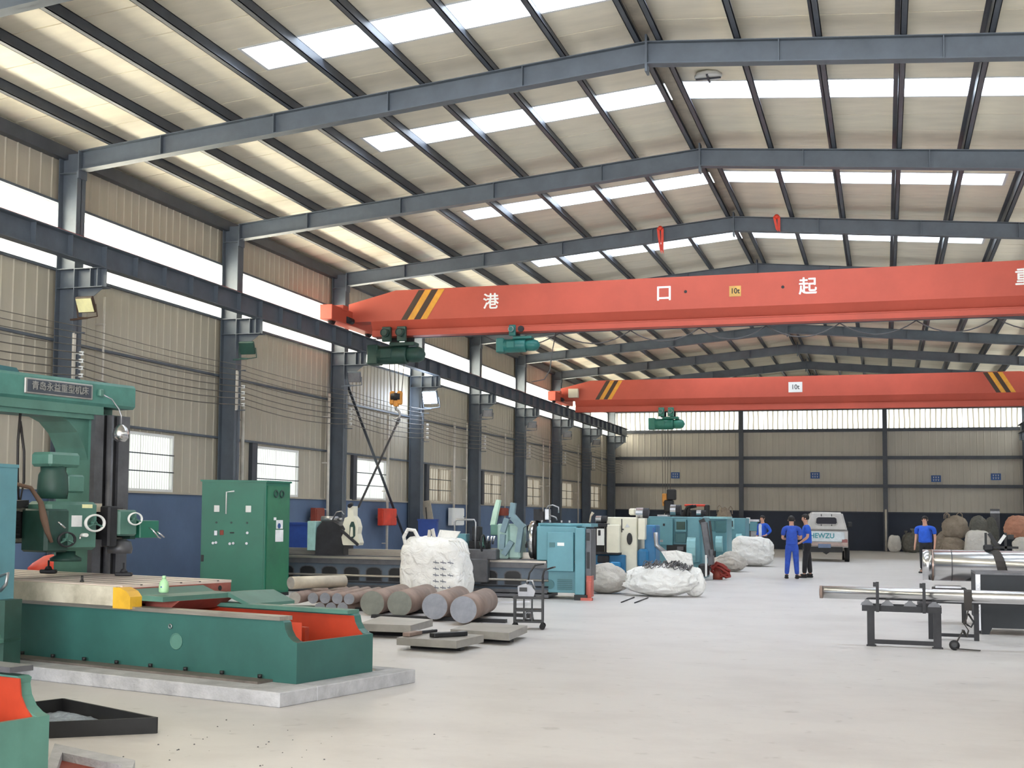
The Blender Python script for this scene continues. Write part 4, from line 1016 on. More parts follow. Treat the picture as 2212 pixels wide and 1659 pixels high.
a = AY(1416, 1150, y+.1); c = AY(1418, 1178, y+.1); d = AY(1440, 1196, y+.1)
B().tube([rel(l2, a), rel(l2, c), rel(l2, d)], .05, 8).done('grey_hose', galv, l2)
chrome_guard(l2, 1373, 1388, 1097, 1120, y+.3); chrome_guard(l2, 1286, 1298, 1114, 1131, y+.1)
PB(l2, 'top_cover', cream, 1358, 1098, 1372, 1113, y+.5, .4, .03)
B().tube([rel(l2, AY(1274, 1128, y)), rel(l2, AY(1276, 1115, y)), rel(l2, AY(1281, 1107, y))], [.02, .02, .035], 7).done('lamp_arm', beige, l2)
l3 = E('teal_lathe', (-4.9, 33.6, 0), 0, 'teal lathe with an open square window, behind the cream machine', 'lathe', 'teal lathes behind the cream machine')
y = 33.6
PB(l3, 'headstock', teal, 1398, 1116, 1517, 1252, y+.2, 1.5, .02)
PB(l3, 'electric_door', teal, 1403, 1120, 1453, 1177, y+.02, .16, .01)
PB(l3, 'screen_frame', teal, 1458, 1122, 1483, 1149, y+.08, .1, .01); PB(l3, 'screen', greend, 1461, 1127, 1480, 1144, y+.06, .02)
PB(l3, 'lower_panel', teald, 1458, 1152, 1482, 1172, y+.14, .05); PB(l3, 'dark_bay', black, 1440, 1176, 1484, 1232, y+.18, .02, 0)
PB(l3, 'motor_box', cast, 1462, 1180, 1477, 1190, y+.05, .14, .01); PB(l3, 'motor', darkg, 1458, 1192, 1482, 1232, y+.0, .17, .03)
PB(l3, 'front_column', teal, 1485, 1118, 1511, 1215, y+.05, .2, .01)
def belt_guard(par, px0, px1, py0, py1, y, mat):
    x0 = AY(px0, (py0+py1)/2, y).x-par.location.x; x1 = AY(px1, (py0+py1)/2, y).x-par.location.x; z1 = AY(px0, py0, y).z; z0 = max(.02, AY(px0, py1, y).z); hh = z1-z0; yy = y-par.location.y
    pr = [(yy+.1, z0), (yy-.0, z0+.12*hh), (yy-.09, z0+.3*hh), (yy-.11, z0+.6*hh), (yy-.06, z0+.85*hh), (yy+.04, z1), (yy+.2, z1), (yy+.2, z0)]
    B().prism(pr, x0, x1, 'x').done('belt_guard', mat, par)
lt = M('light_teal', (140, 190, 196), .45)
belt_guard(l3, 1484, 1503, 1160, 1216, y, lt); PB(l3, 'door_mark', black, 1432, 1131, 1436, 1136, y, .02, 0); PB(l3, 'plate', galv, 1424, 1166, 1432, 1171, y, .02, 0)
chrome_guard(l3, 1447, 1459, 1090, 1114, y+.3); chrome_guard(l3, 1504, 1514, 1102, 1113, y+.3)
PB(l3, 'top_lid', galv, 1420, 1112, 1442, 1115, y+.3, .4, 0)
l4 = E('teal_lathe', (-4.6, 39.6, 0), 0, 'second teal lathe of the row, with a light curved belt guard', 'lathe', 'teal lathes behind the cream machine')
y = 39.6
PB(l4, 'headstock', teal, 1519, 1117, 1570, 1228, y+.2, 1.4, .02); PB(l4, 'top_edge', lt, 1519, 1116, 1572, 1121, y+.1, 1.2, .01)
PB(l4, 'door', teald, 1546, 1125, 1569, 1150, y+.16, .05); PB(l4, 'door', teald, 1524, 1125, 1544, 1147, y+.16, .05)
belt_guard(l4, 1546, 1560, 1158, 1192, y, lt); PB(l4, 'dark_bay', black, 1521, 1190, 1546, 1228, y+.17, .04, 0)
l5 = E('teal_lathe', (-4.5, 45.6, 0), 0, 'third teal lathe of the row, with a small dark window', 'lathe', 'teal lathes behind the cream machine')
y = 45.6
PB(l5, 'headstock', teal, 1571, 1119, 1610, 1218, y+.2, 1.4, .02); PB(l5, 'screen_frame', lt, 1573, 1121, 1586, 1143, y+.1, .1); PB(l5, 'screen', black, 1576, 1125, 1583, 1138, y+.08, .02, 0)
belt_guard(l5, 1590, 1602, 1153, 1170, y, lt); PB(l5, 'pillar', cream, 1568, 1158, 1575, 1200, y, .1)
l6 = E('small_teal_machine', (-4.6, 51.0, 0), 0, 'small far machine with blue teal panel beside the man in the white top', 'machine')
y = 51
PB(l6, 'panel', teal, 1619, 1127, 1636, 1147, y, .4, .01); PB(l6, 'white_box', white, 1612, 1118, 1619, 1131, y-.2, .3); PB(l6, 'legs', galv, 1622, 1147, 1634, 1165, y+.1, .2); PB(l6, 'body', cast, 1612, 1132, 1636, 1212, y+.3, .6, .02); PB(l6, 'top_tray', galv, 1612, 1122, 1640, 1127, y, .5)
# upright dark swarf conveyor and red welding hose
wd = E('swarf_conveyor', (-4.55, 33.4, 0), 0, 'narrow dark swarf conveyor standing at the end of the teal lathe', 'conveyor'); y = 33.1
B().bar(rel(wd, AY(1521, 1128, y)), rel(wd, AY(1532, 1205, y)), .16, .2, bev=.02).done('chute', cast, wd)
B().bar(rel(wd, AY(1515, 1122, y)), rel(wd, AY(1524, 1140, y)), .1, .14).bar(rel(wd, AY(1533, 1125, y)), rel(wd, AY(1541, 1200, y)), .05, .06).done('frame', black, wd)
PB(wd, 'lower_box', cast, 1529, 1187, 1540, 1220, y-.1, .3); PB(wd, 'dark_base', black, 1508, 1218, 1528, 1246, y, .5, .05); PB(wd, 'white_leg', white, 1523, 1199, 1527, 1246, y-.15, .05, .01)
wh = E('hose_reel', (G(1552, 1252).x, G(1552, 1252).y, 0), 0, 'tangle of red hose lying in front of a brown grey sack', 'hose')
b = B(); random.seed(3)
for q in range(4):
    pts = []
    for i in range(22):
        a = i*.55+q; R = .16+.1*math.sin(i*.7+q); pts.append((R*math.cos(a)*1.1, R*math.sin(a)*.6, .05+.4*abs(math.sin(i*.21+q*.8))*(1-.4*abs(math.cos(a)))))
    b.tube(pts, .03, 6)
b.done('hose_coils', M('dark_red_hose', (150, 52, 44), .5), wh); B().lathe([(.12, 0), (.12, .12), (.07, .3), (.03, .4)], (-.02, .02, 0), 10).done('reel_core', maroon, wh)
# red frame with black arms and crane-like head behind lathes
rf = E('red_lifting_frame', (-6.5, 52, 0), 0, 'red arched frame with black hoses seen over the teal lathes', 'lifting frame'); y = 52
PB(rf, 'red_arch', redbox, 1478, 1089, 1524, 1094, y, .3, .03); PB(rf, 'post', black, 1521, 1090, 1531, 1125, y, .4, .03); PB(rf, 'column', black, 1524, 1125, 1530, 1212, y+.05, .3)
for dx in (0, 6):
    B().tube([rel(rf, AY(1498+dx, 1093, y)), rel(rf, AY(1484+dx, 1096, y)), rel(rf, AY(1480+dx, 1104, y)), rel(rf, AY(1478+dx, 1118, y))], .06, 6).done('hose', black, rf)
PB(rf, 'base', darkg, 1470, 1105, 1490, 1116, y+.1, .5, .03); PB(rf, 'lower_body', darkg, 1472, 1116, 1486, 1212, y+.2, .5, .03)
# load cell and hooks below the far hoist
ls = E('crane_scale', (AY(1450, 1080, 50).x, 50.0, AY(1450, 1105, 50).z), 0, 'black and orange crane scale block on a machine behind the teal lathes', 'crane scale')
PB(ls, 'body', black, 1440, 1057, 1459, 1080, 50, .3, .03); PB(ls, 'hook_block', hookor, 1430, 1066, 1441, 1086, 50.05, .25, .03); PB(ls, 'lower_block', black, 1434, 1080, 1454, 1106, 50, .3, .04); PB(ls, 'stand', darkg, 1436, 1106, 1452, 1215, 50.05, .3, .03)

# ================================================================== SACKS
def bagmesh(w_, d_, h_, seed, p=3.0, sag=.12, rough=.06, crease=.05, lean=0, dent=.0):
    bm = bmesh.new(); bmesh.ops.create_icosphere(bm, subdivisions=5, radius=1)
    off = Vector((seed*7.3, seed*3.1, seed*1.7))
    for v in bm.verts:
        n = v.co.normalized(); r = 1/((abs(n.x)**p+abs(n.y)**p+abs(n.z)**p)**(1/p)); q = n*r
        t = (q.z+1)/2
        f = 1+sag*math.cos(t*math.pi)*.8 + sag*math.sin(t*math.pi)
        nn = noise.fractal(q*1.3+off, 1.0, 2.0, 4)*rough*2
        cr = -abs(noise.noise(q*2.6+off))*crease*2 - abs(noise.noise(Vector((q.x*1.5, q.y*1.5, q.z*6))+off))*crease
        k = 1+nn+cr
        x = q.x*f*k*w_/2+lean*t; yv = q.y*f*k*d_/2
        z = t*h_*(1+.5*nn)
        if dent and q.z > .3: z -= dent*h_*max(0, 1-(q.x*q.x+q.y*q.y)*1.3)*(.6+.8*noise.noise(q*2+off))
        v.co = Vector((x, yv, max(0, z)))
    for f in bm.faces: f.smooth = True
    me = bpy.data.meshes.new('sack'); bm.to_mesh(me); bm.free(); return me
def sack(px0, px1, pyt, pyb, y, mat, label, seed, depth=.8, group=None, cat='sack', zbase=0, p=3.0, sag=.12, rough=.06, crease=.05, dent=0, ears=0, neck=False):
    pm = (px0+px1)/2; x0 = AY(px0, pyt, y).x; x1 = AY(px1, pyt, y).x; zt = AY(pm, pyt, y).z
    o = E('sack', ((x0+x1)/2, y, zbase), 0, label, cat, group)
    W = (x1-x0)/(1+sag*.55); Hh = zt-zbase
    me = bagmesh(W, W*depth, Hh*(.82 if neck else 1), seed, p, sag, rough, crease, dent=dent); me.materials.append(mat)
    link('body', me, o)
    if neck:
        B().lathe([(W*.28, -.1), (W*.12, .02), (W*.07, .06), (W*.13, .12), (W*.2, .22)], (W*.05, 0, Hh*.78), 12).done('tied_neck', mat, o)
    rr = random.Random(seed)
    for i in range(ears):
        a = rr.uniform(0, 6.28); rx, ry = W*.38*math.cos(a), W*depth*.38*math.sin(a); s = .07+.05*rr.random()
        B().tube([(rx-s, ry, Hh*.86), (rx-s*.9, ry, Hh*.95+s), (rx, ry+.02, Hh*.98+s*1.4), (rx+s*.9, ry, Hh*.95+s), (rx+s, ry, Hh*.86)], .022, 5).done('lifting_loop', mat, o)
    return o, W, Hh
b1, W1, H1 = sack(877, 1012, 1156, 1290, 21.9, bagw, 'big upright white bulk sack standing behind the round bars', 4, .9, p=4.2, sag=.05, rough=.035, crease=.02, dent=.10)
B().tube([(-.46, -.3, H1*.80), (-.5, -.32, H1*.97), (-.42, -.34, H1*1.08), (-.30, -.34, H1*1.07), (-.2, -.3, H1*.9)], .035, 6).done('lifting_loop', bagw, b1)
B().tube([(-.12, -.1, H1*.9), (-.1, -.1, H1*1.07), (-.05, -.1, H1*1.09), (-.0, -.1, H1*.9)], .035, 6).done('lifting_loop', bagg, b1)
B().prism([(-.02, H1*.9), (.3, H1*.9), (.42, H1*1.06), (.05, H1*1.08)], .0, .05, 'y').done('open_flap', bagw, b1)
for k in range(4): B().tube([(.36+.05*k, -.42, H1*.93), (.46+.06*k, -.47, H1*.92), (.56+.05*k, -.5, H1*(.84-.02*k)), (.58+.06*k, -.5, H1*(.78-.01*k))], .012, 5).done('loose_tie', bagw, b1)
lett = M('faint_print', (120, 122, 132), .8)
for r_ in range(6):
    for c_ in range(3-(r_ % 2)):
        zz = H1*(.62-.09*r_); B().bar((.12+.13*c_, -.545, zz), (.22+.13*c_, -.53, zz-.015), .006, .016).bar((.16+.13*c_, -.543, zz+.03), (.17+.13*c_, -.543, zz-.03), .006, .014).done('print_mark', lett, b1)
sack(1262, 1356, 1216, 1285, 26.4, bagg, 'grey white sack slumped right beside the teal headstock', 9, .9, p=2.4, sag=.2, crease=.07)
b2, W2, H2 = sack(1352, 1500, 1218, 1288, 26.0, bagw, 'large slumped white sack of curly steel chips in front of the machines', 12, .6, p=2.3, sag=.16, rough=.07, crease=.08)
sack(1478, 1524, 1226, 1287, 26.2, bagw, 'smaller white sack slumped against the right end of the chip sack', 15, .9, p=2.4, sag=.15, crease=.08)
b = B(); rr = random.Random(5)
for q in range(46):
    cx_, cy_ = rr.uniform(-.32, .52), rr.uniform(-.3, .2); R = rr.uniform(.03, .07); pts = []; ph = rr.uniform(0, 6); z0 = H2*(.93 if cx_ > .3 else 1.0)+rr.uniform(-.05, .03)
    for i in range(9): pts.append((cx_+R*math.cos(ph+i*.8)+.012*i, cy_+R*math.sin(ph+i*.8), z0+.05*math.sin(i+ph)))
    b.tube(pts, .009, 4)
b.done('steel_curls', swarf, b2, kind='stuff')
B().prism([(.18, H2*.92), (.62, H2*.80), (.58, H2*1.32), (.28, H2*1.42), (.0, H2*1.38)], .15, .3, 'y').done('folded_flap', bagw, b2)
sack(1543, 1612, 1192, 1236, 39.0, bagg, 'crumpled brown grey sack on the floor behind the red hose', 21, .8, p=2.4, sag=.15, rough=.09, crease=.1)
sack(1574, 1669, 1157, 1218, 43.8, bagw, 'large bulky white sack in the aisle near the man in white top', 25, .8, p=3.2, sag=.08, rough=.06, crease=.06, dent=.12)
sack(1543, 1585, 1097, 1190, 60.0, bagt, 'tan sack top seen above the teal lathes near the back wall', 27, .8, p=2.6, ears=2)
# at the back wall on the right
sack(1918, 1946, 1156, 1192, 67.8, bagw, 'small white upright sack beside the pale post at the back wall', 31, .6, p=3.4, sag=.06, rough=.03, crease=.02)
sack(1946, 1966, 1146, 1192, 68.0, bags, 'thin dark olive sack with a tied top next to the small white sack', 33, .8, p=2.4, neck=True)
sack(1952, 1990, 1140, 1192, 67.0, bags, 'olive sack with a tied top behind the standing man', 35, .8, p=2.6, neck=True)
sack(2020, 2060, 1148, 1201, 61.2, bagt, 'lowest crumpled tan sack of the heap left of the steel bars', 37, .8, 'sacks heaped by the back wall', p=2.6, crease=.09)
sack(2032, 2085, 1160, 1201, 60.0, bagt, 'wide tan sack carrying the round tied sack', 39, .8, 'sacks heaped by the back wall', p=3, crease=.08)
sack(2034, 2092, 1114, 1162, 60.2, bagt, 'round tan sack with loops on top of the heap right of the man', 41, .8, 'sacks heaped by the back wall', zbase=.75, p=2.3, ears=4)
sack(2084, 2140, 1146, 1203, 59.0, bagw, 'pale square sack in the middle of the heap', 43, .8, 'sacks heaped by the back wall', p=4, sag=.05, rough=.03, crease=.03)
sack(2094, 2132, 1113, 1150, 59.4, bags, 'grey sack with peaked top resting on the pale square sack', 45, .8, 'sacks heaped by the back wall', zbase=1.0, p=2.2)
sack(2122, 2156, 1118, 1203, 62.5, bags, 'tall olive sack behind the pale square sack', 47, .8, 'sacks heaped by the back wall', p=2.8)
sack(2168, 2226, 1112, 1155, 58.5, bago, 'orange tan sack on top at the right edge of the view', 49, .8, 'sacks heaped by the back wall', zbase=.85, p=2.3, crease=.08)
sack(2186, 2236, 1160, 1203, 58.0, bagw, 'white sack under the orange one at the right edge', 51, .8, 'sacks heaped by the back wall', p=3.2)
o = E('wall_pipe', (AY(1914, 1150, 68.6).x, 68.6, 0), 0, 'thin pale post standing against the back wall beside the small sacks', 'post'); cy('pipe', pvc, o, (0, 0, 0), (0, 0, 2.05), .05, n=10); bx('clip', steel, o, -.07, .07, 0, .1, 1.4, 1.46)
o = E('board', (AY(2150, 1150, 66).x, 66, 0), 0, 'grey board standing behind the sack heap', 'board'); bx('panel', cast, o, -.2, .2, 0, .05, 0, 2.1); bx('batten', galv, o, -.2, .2, -.02, 0, 1.9, 2.0)

# ================================================================== ROUND BARS, PLATES, CART
def bar_(px, py, r, y, L, head, label, group, endm=barend, bodym=rusty):
    p = AY(px, py, y); d = Vector((math.sin(head), math.cos(head), 0))
    o = E('round_bar', p, 0, label, 'steel bar', group)
    B().cyl((0, 0, 0), d*L, r, n=32).done('shank', bodym, o); B().cyl(-d*.004, d*.001, r*.985, n=32).done('sawn_end', endm, o)
    return o
hd_ = math.radians(-8)
for i, (px, py, r, lb) in enumerate(((804, 1303, .188, 'leftmost of the four thick steel bars, its end greenish grey'), (863, 1304, .188, 'second of the four thick steel bars from the left'), (939, 1310, .188, 'third of the four thick steel bars from the left'), (1001, 1317, .19, 'rightmost of the four thick steel bars, bluish sawn end'))):
    y = (18.75, 18.55, 18.1, 17.65)[i]
    bar_(px, py, r, y, 2.1, hd_, lb, 'thick steel bars', M('sawn_face_green', (122, 124, 116), .5, .3, .1, 6) if i < 2 else barend)
g2 = 'thin steel bars in a stack'
for i, (px, py) in enumerate(((691, 1313), (715, 1313), (740, 1313))): bar_(px, py, .085, 19.0, 2.0, hd_, '%s thin steel bar from the left in the bottom row of the stack' % ORD[i], g2)
for i, (px, py) in enumerate(((676, 1292), (702, 1292), (728.5, 1293), (754, 1294))): bar_(px, py, .085, 19.0, 2.0, hd_, '%s thin steel bar from the left in the upper row of the stack' % ORD[i], g2)
bar_(637, 1292, .093, 18.85, 1.7, hd_, 'thin steel bar with pale cut end just right of the green cabinet', g2, barendl)
bar_(628, 1259, .10, 19.3, 1.1, math.radians(28), 'short pale bar lying slantwise on top of the thin bars', g2, barendl, beige)
o = E('dunnage_beam', (-6.1, 18.4, 0), .02, 'black steel beam lying under the front ends of the thick bars', 'beam', 'dunnage beams'); bx('beam', black, o, -1.1, .95, -.06, .06, 0, .05); bx('lip', black, o, -1.1, .95, -.07, -.06, 0, .03)
o = E('dunnage_beam', (-6.2, 19.6, 0), .02, 'black steel beam lying under the rear ends of the thick bars', 'beam', 'dunnage beams'); bx('beam', black, o, -3.0, 1.1, -.06, .06, 0, .05); bx('lip', black, o, -3.0, 1.1, -.07, -.06, 0, .03)
def plate(cs, zt, th, label, group='thick steel plates on the floor'):
    P_ = [G(a, c, zt) for a, c in cs]; c = sum(P_, Vector())/4
    o = E('steel_plate', (c.x, c.y, 0), 0, label, 'steel plate', group)
    B().prism([(q.x-c.x, q.y-c.y) for q in P_], zt-th, zt, 'z').done('slab', platem, o)
    a = P_[0].lerp(P_[3], .35)-c; e = P_[1].lerp(P_[2], .35)-c
    B().bar((a.x*.85, a.y*.85, (zt-th)/2), (e.x*.85, e.y*.85, (zt-th)/2), .1, zt-th).bar((-a.x*.3, a.y*.9+.3, (zt-th)/2), (-e.x*.3, e.y*.9+.3, (zt-th)/2), .1, zt-th).done('packing', black, o); return o
plate(((774, 1347), (887, 1351), (935, 1338), (822, 1331)), .17, .09, 'steel plate nearest the green machine end, left of the other two')
plate(((857, 1377), (986, 1384.5), (1045, 1371.5), (922, 1363)), .14, .085, 'front steel plate carrying two short steel offcuts')
plate(((973, 1359), (1099.6, 1367.6), (1139, 1351), (1020, 1345)), .15, .09, 'steel plate nearest the small trolley')
def offcut(a, c, w_, h_, z, mat, label):
    A_, C_ = G(*a, z), G(*c, z); o = E('steel_offcut', (A_+C_)/2, 0, label, 'offcut'); m_ = (A_+C_)/2
    A_ = A_-m_; C_ = C_-m_; B().bar(A_, C_, w_, h_, bev=.006).done('piece', mat, o); B().bar(A_.lerp(C_, .8)+Vector((0, 0, h_/2)), C_+Vector((0, 0, h_/2)), w_*.6, .006).done('cut_face', galv, o); return o
offcut((933, 1372), (1005, 1368), .10, .05, .168, black, 'dark flat steel offcut on the front plate'); offcut((877, 1371), (905, 1366), .09, .045, .165, rusty, 'short rusty offcut at the left end of the front plate')
offcut((905, 1366), (942, 1362), .05, .03, .158, darkg, 'thin dark strip of steel behind the rusty offcut'); 
# trolley
tc_ = G(1142, 1358); o = E('trolley', (tc_.x, tc_.y, 0), math.radians(12), 'small black tool trolley carrying a silver instrument', 'trolley')
hw_ = .19
for sx_ in (-1, 1):
    for sy in (-1, 1):
        bx('leg', black, o, sx_*hw_-.014, sx_*hw_+.014, sy*.13-.014, sy*.13+.014, .09, .44 if sx_ < 0 else .62)
        B().cyl((sx_*hw_, sy*.13-.015, .04), (sx_*hw_, sy*.13+.015, .04), .04, n=14).box(sx_*hw_-.012, sx_*hw_+.012, sy*.13-.02, sy*.13+.02, .05, .1).done('caster', rubber, o)
bx('shelf', black, o, -hw_-.01, hw_+.01, -.15, .15, .09, .115); bx('shelf', black, o, -hw_, hw_, -.15, .15, .24, .27); bx('top', black, o, -hw_-.02, hw_, -.16, .16, .41, .445)
for sx_ in (-.06, .05): bx('upright', black, o, sx_-.012, sx_+.012, -.14, -.12, .1, .41)
B().tube([(hw_, -.13, .44), (hw_, -.13, .72), (hw_+.02, -.13, .80), (hw_+.12, -.13, .84), (hw_+.16, .13, .84), (hw_+.02, .13, .80), (hw_, .13, .72), (hw_, .13, .44)], .012, 6).tube([(-.05, .15, .44), (.0, .15, .75), (.08, .15, .86), (.2, .15, .88)], .012, 6).done('handle', black, o)
it = E('instrument', (tc_.x, tc_.y, .445), math.radians(12), 'silver crane scale indicator lying on the small trolley', 'instrument')
B().prism([(-.14, 0), (.07, 0), (.09, .07), (.04, .14), (-.04, .17), (-.15, .13)], -.1, .08, 'y').done('case', M('case_silver', (138, 138, 142), .4, .3), it); B().box(-.125, -.02, -.112, -.098, .065, .12).done('display', black, it); B().tube([(-.03, -.05, .15), (-.02, -.05, .21), (.05, -.05, .21), (.08, -.05, .1)], .016, 6).done('carry_handle', galv, it)
ib = E('hook_parts', (tc_.x, tc_.y, .115), .3, 'small silver shackle parts on the lower shelf of the trolley', 'shackle'); B().ring((0, 0, .06), (0, 1, 0), .05, .015, 14, 6).done('shackle_bow', galv, ib); B().cyl((-.07, 0, .02), (.07, 0, .02), .018, n=8).done('shackle_pin', galv, ib)
o = E('wrench', (G(1085, 1306).x, G(1085, 1306).y, 0), 0, 'long steel wrench lying on the floor under the lathe bed', 'wrench'); B().bar((-.2, 0, .03), (.45, .15, .06), .04, .03).done('shank', galv, o); B().ring((-.26, -.01, .03), (0, 0, 1), .06, .02, 14, 6).done('jaw', darkg, o)

# ================================================================== RIGHT SIDE: RACK, POLISHED BARS, BOXES
Y0 = 17.25
rk = E('bar_rack', (.22, Y0, 0), 0, 'low dark steel rack under the thin polished bar', 'rack')
def rx_(px, y=Y0): return AY(px, 1330, y).x-.22
def rz_(py, px=1950, y=Y0): return AY(px, py, y).z
for (a, c) in ((1873, 1889), (2016, 2033)): bx('leg', darkg, rk, rx_(a), rx_(c), -.04, .04, 0, rz_(1322))
bx('bottom_rail', darkg, rk, rx_(1889), rx_(2016), -.03, .03, 0.03, .08)
bx('foot_plate', darkg, rk, rx_(1871), rx_(1892), -.07, .07, 0, .012); bx('foot_plate', darkg, rk, rx_(2013), rx_(2036), -.07, .07, 0, .012)
B().box(rx_(1862), rx_(2034), -.05, .05, rz_(1322), rz_(1309)).box(rx_(1862), rx_(2034), .04, .05, rz_(1309), rz_(1306)).done('top_beam', darkg, rk)
for c in (1873, 1917, 1966, 2018):
    zb_ = rz_(1309); x_ = rx_(c); B().prism([(x_-.075, zb_), (x_+.075, zb_), (x_+.06, zb_+.03), (x_+.035, zb_+.045), (x_+.02, zb_+.065), (x_-.02, zb_+.065), (x_-.035, zb_+.045), (x_-.06, zb_+.03)], -.05, -.02, 'y').done('support_block', cast, rk)
for c in (1896, 1996):
    x_ = rx_(c); B().box(x_-.018, x_+.018, -.16, -.145, rz_(1322), rz_(1257)).box(x_-.05, x_-.018, -.16, -.145, rz_(1268), rz_(1258)).box(x_-.018, x_+.018, -.145, .02, rz_(1322), rz_(1318)).done('stop_post', darkg, rk)
bx('side_brace', darkg, rk, rx_(1985, Y0), rx_(2016), .0, .9, rz_(1312), rz_(1302))
sb = AY(1777, 1279.5, Y0)
zc_ = AY(1950, 1284, Y0).z
o = E('polished_bar', (sb.x, Y0, zc_), 0, 'thin long polished steel bar lying on the low dark rack', 'steel bar')
B().cyl((0, 0, 0), (4.6, 0, 0), .077, n=40).done('shank', chrome, o); B().cyl((-.035, 0, 0), (0, 0, 0), .079, n=30).done('end_collar', rusty, o); B().cyl((-.04, 0, 0), (-.0, 0, 0), .045, n=20).done('end_face', barend, o)
# second frame behind
r3 = E('bar_rack', (AY(2085, 1300, 18.6).x, 18.6, 0), 0, 'second low dark rack just behind the first, mostly hidden', 'rack')
bx('top_beam', darkg, r3, -.45, .9, -.05, .05, .47, .54); bx('leg', darkg, r3, -.45, -.38, -.04, .04, 0, .47); bx('leg', darkg, r3, .1, .16, -.04, .04, 0, .47); bx('bottom_rail', darkg, r3, -.38, .1, -.03, .03, .04, .08)
# big roller
RY = 21.6
ra = AY(1993, 1220, RY); rr0 = .235
o = E('polished_roller', (ra.x, RY, ra.z), 0, 'thick polished steel roller strapped on dark stands at the right edge', 'steel roller')
B().cyl((.14, 0, 0), (6.0, 0, 0), rr0, n=56).done('barrel', chrome, o)
B().cyl((0, 0, 0), (.14, 0, 0), rr0*.995, n=56).done('end_band', chrome, o); B().cyl((.40, 0, 0), (.405, 0, 0), rr0+.002, n=56).done('scribed_line', cast, o)
B().cyl((.13, 0, -.0), (.15, 0, 0), rr0+.002, n=40, cap=False).done('brown_line', M('brown_reflection_tint', (150, 128, 118), .35, .7, .1, 5), o)  # brownish reflection on the steel, put into this ring's colour
zr = ra.z-rr0
st = E('roller_stand', (AY(2050, 1265, RY).x, RY, 0), 0, 'dark block stand with light pads under the roller end', 'stand')
bx('block', black, st, -.24, .24, -.2, .2, zr-.24, zr-.10, bev=.01); bx('pad', galv, st, -.2, .16, -.22, .2, zr-.10, zr-.07); bx('pad', galv, st, -.1, .18, -.215, -.2, zr-.17, zr-.14)
for sx_ in (-.22, .18):
    for sy in (-.18, .14): bx('leg', black, st, sx_, sx_+.05, sy, sy+.05, 0, zr-.24)
# black box stand
p0 = AY(2108, 1300, 19.7); 
bk = E('black_box_stand', (p0.x, 19.7, 0), 0, 'black steel box stand behind the thin polished bar, at the right edge', 'stand')
zt = AY(2150, 1237, 19.7).z
B().box(.06, 1.6, 0, .02, .22, zt-.03).box(.0, .03, .0, 1.0, .20, zt-.03).box(.03, 1.6, .98, 1.0, .22, zt-.03).box(1.58, 1.6, 0, 1.0, .22, zt-.03).done('side_plates', M('black_plate', (32, 37, 43), .6), bk)
B().box(.0, .06, -.01, .04, .05, zt-.03).done('corner_post', galv, bk); bx('top_plate', cast, bk, 0, 1.6, -.01, 1.0, zt-.03, zt)
B().prism([(.07, .22), (.07, .0), (.16, .0), (.20, .09), (.78, .09), (.82, 0), (.95, 0), (.95, .22)], .0, .03, 'y').done('foot_skirt', M('black_plate', (32, 37, 43)), bk)
bx('foot', black, bk, .0, .07, .1, .2, 0, .2); bx('foot', black, bk, 1.5, 1.6, .0, .1, 0, .22); bx('foot', black, bk, 1.5, 1.6, .9, 1.0, 0, .22); bx('foot', black, bk, 0.05, .15, .9, 1.0, 0, .22)
for i in range(9): bx('weld_scar', white, bk, .01+.01*(i % 2), .045, -.014, -.01, .28+i*.05, .30+i*.05)
# straps
o = E('lashing_strap', (0, 0, 0), 0, 'dark webbing strap wrapped over the thin polished bar and trailing on the floor', 'strap', 'lashing straps')
sp_ = AY(2090, 1290, Y0)
o.location = (sp_.x, Y0, 0)
B().cyl((-.045, 0, zc_), (.045, 0, zc_), .082, n=32, cap=False).done('loop', strapm, o)
def ribbon(pts, w_, mat, name, par, wd_=Vector((1, 0, 0))):
    b = B()
    for a, c in zip(pts, pts[1:]): 
        a = Vector(a); c = Vector(c); b.bar(a, c+(c-a)*.04, .012, w_) if abs(c.z-a.z) < abs(c.x-a.x) else b.box(-w_/2, w_/2, -.006, .006, -.0, (c-a).length*1.03, None, 0, Matrix.Translation(a) @ (c-a).to_track_quat('Z', 'Y').to_matrix().to_4x4())
    return b.done(name, mat, par)
ribbon([(0, -.085, zc_), (.0, -.09, zc_-.16), (-.02, -.09, zc_-.26), (-.05, -.09, zc_-.32), (.0, -.09, zc_-.40), (-.02, -.09, zc_-.48), (-.06, -.1, .24), (-.13, -.1, .1)], .085, strapm, 'tail', o)
B().tube([(.0, -.09, zc_-.2), (.06, -.09, zc_-.3), (.03, -.09, zc_-.36), (-.02, -.09, zc_-.33)], .012, 6).done('hook', black, o)
B().lathe([(.02, -.03), (.06, -.03), (.06, .03), (.02, .03)], (-.16, -.12, .06), 14, axis='y').done('ratchet', black, o); B().bar((-.14, -.14, .02), (.12, -.2, .015), .05, .012).done('strap_end', strapm, o)
o = E('lashing_strap', (AY(2143, 1220, RY).x, RY, ra.z), 0, 'dark webbing strap tied over the thick roller', 'strap', 'lashing straps')
b = B(); pts = []
for i in range(13):
    a = math.radians(-60+i*20); pts.append((.22*(1-i/12)-.06, -(rr0+.006)*math.cos(a), (rr0+.006)*math.sin(a)))
for a, c in zip(pts, pts[1:]):
    b.bm.faces.new([b.bm.verts.new(v) for v in ((a[0]-.06, a[1], a[2]), (a[0]+.06, a[1], a[2]), (c[0]+.06, c[1], c[2]), (c[0]-.06, c[1], c[2]))])
    b.bm.faces.new([b.bm.verts.new(v) for v in ((a[0]-.06, a[1]*1.03, a[2]*1.03), (a[0]+.06, a[1]*1.03, a[2]*1.03), (c[0]+.06, c[1]*1.03, c[2]*1.03), (c[0]-.06, c[1]*1.03, c[2]*1.03))])
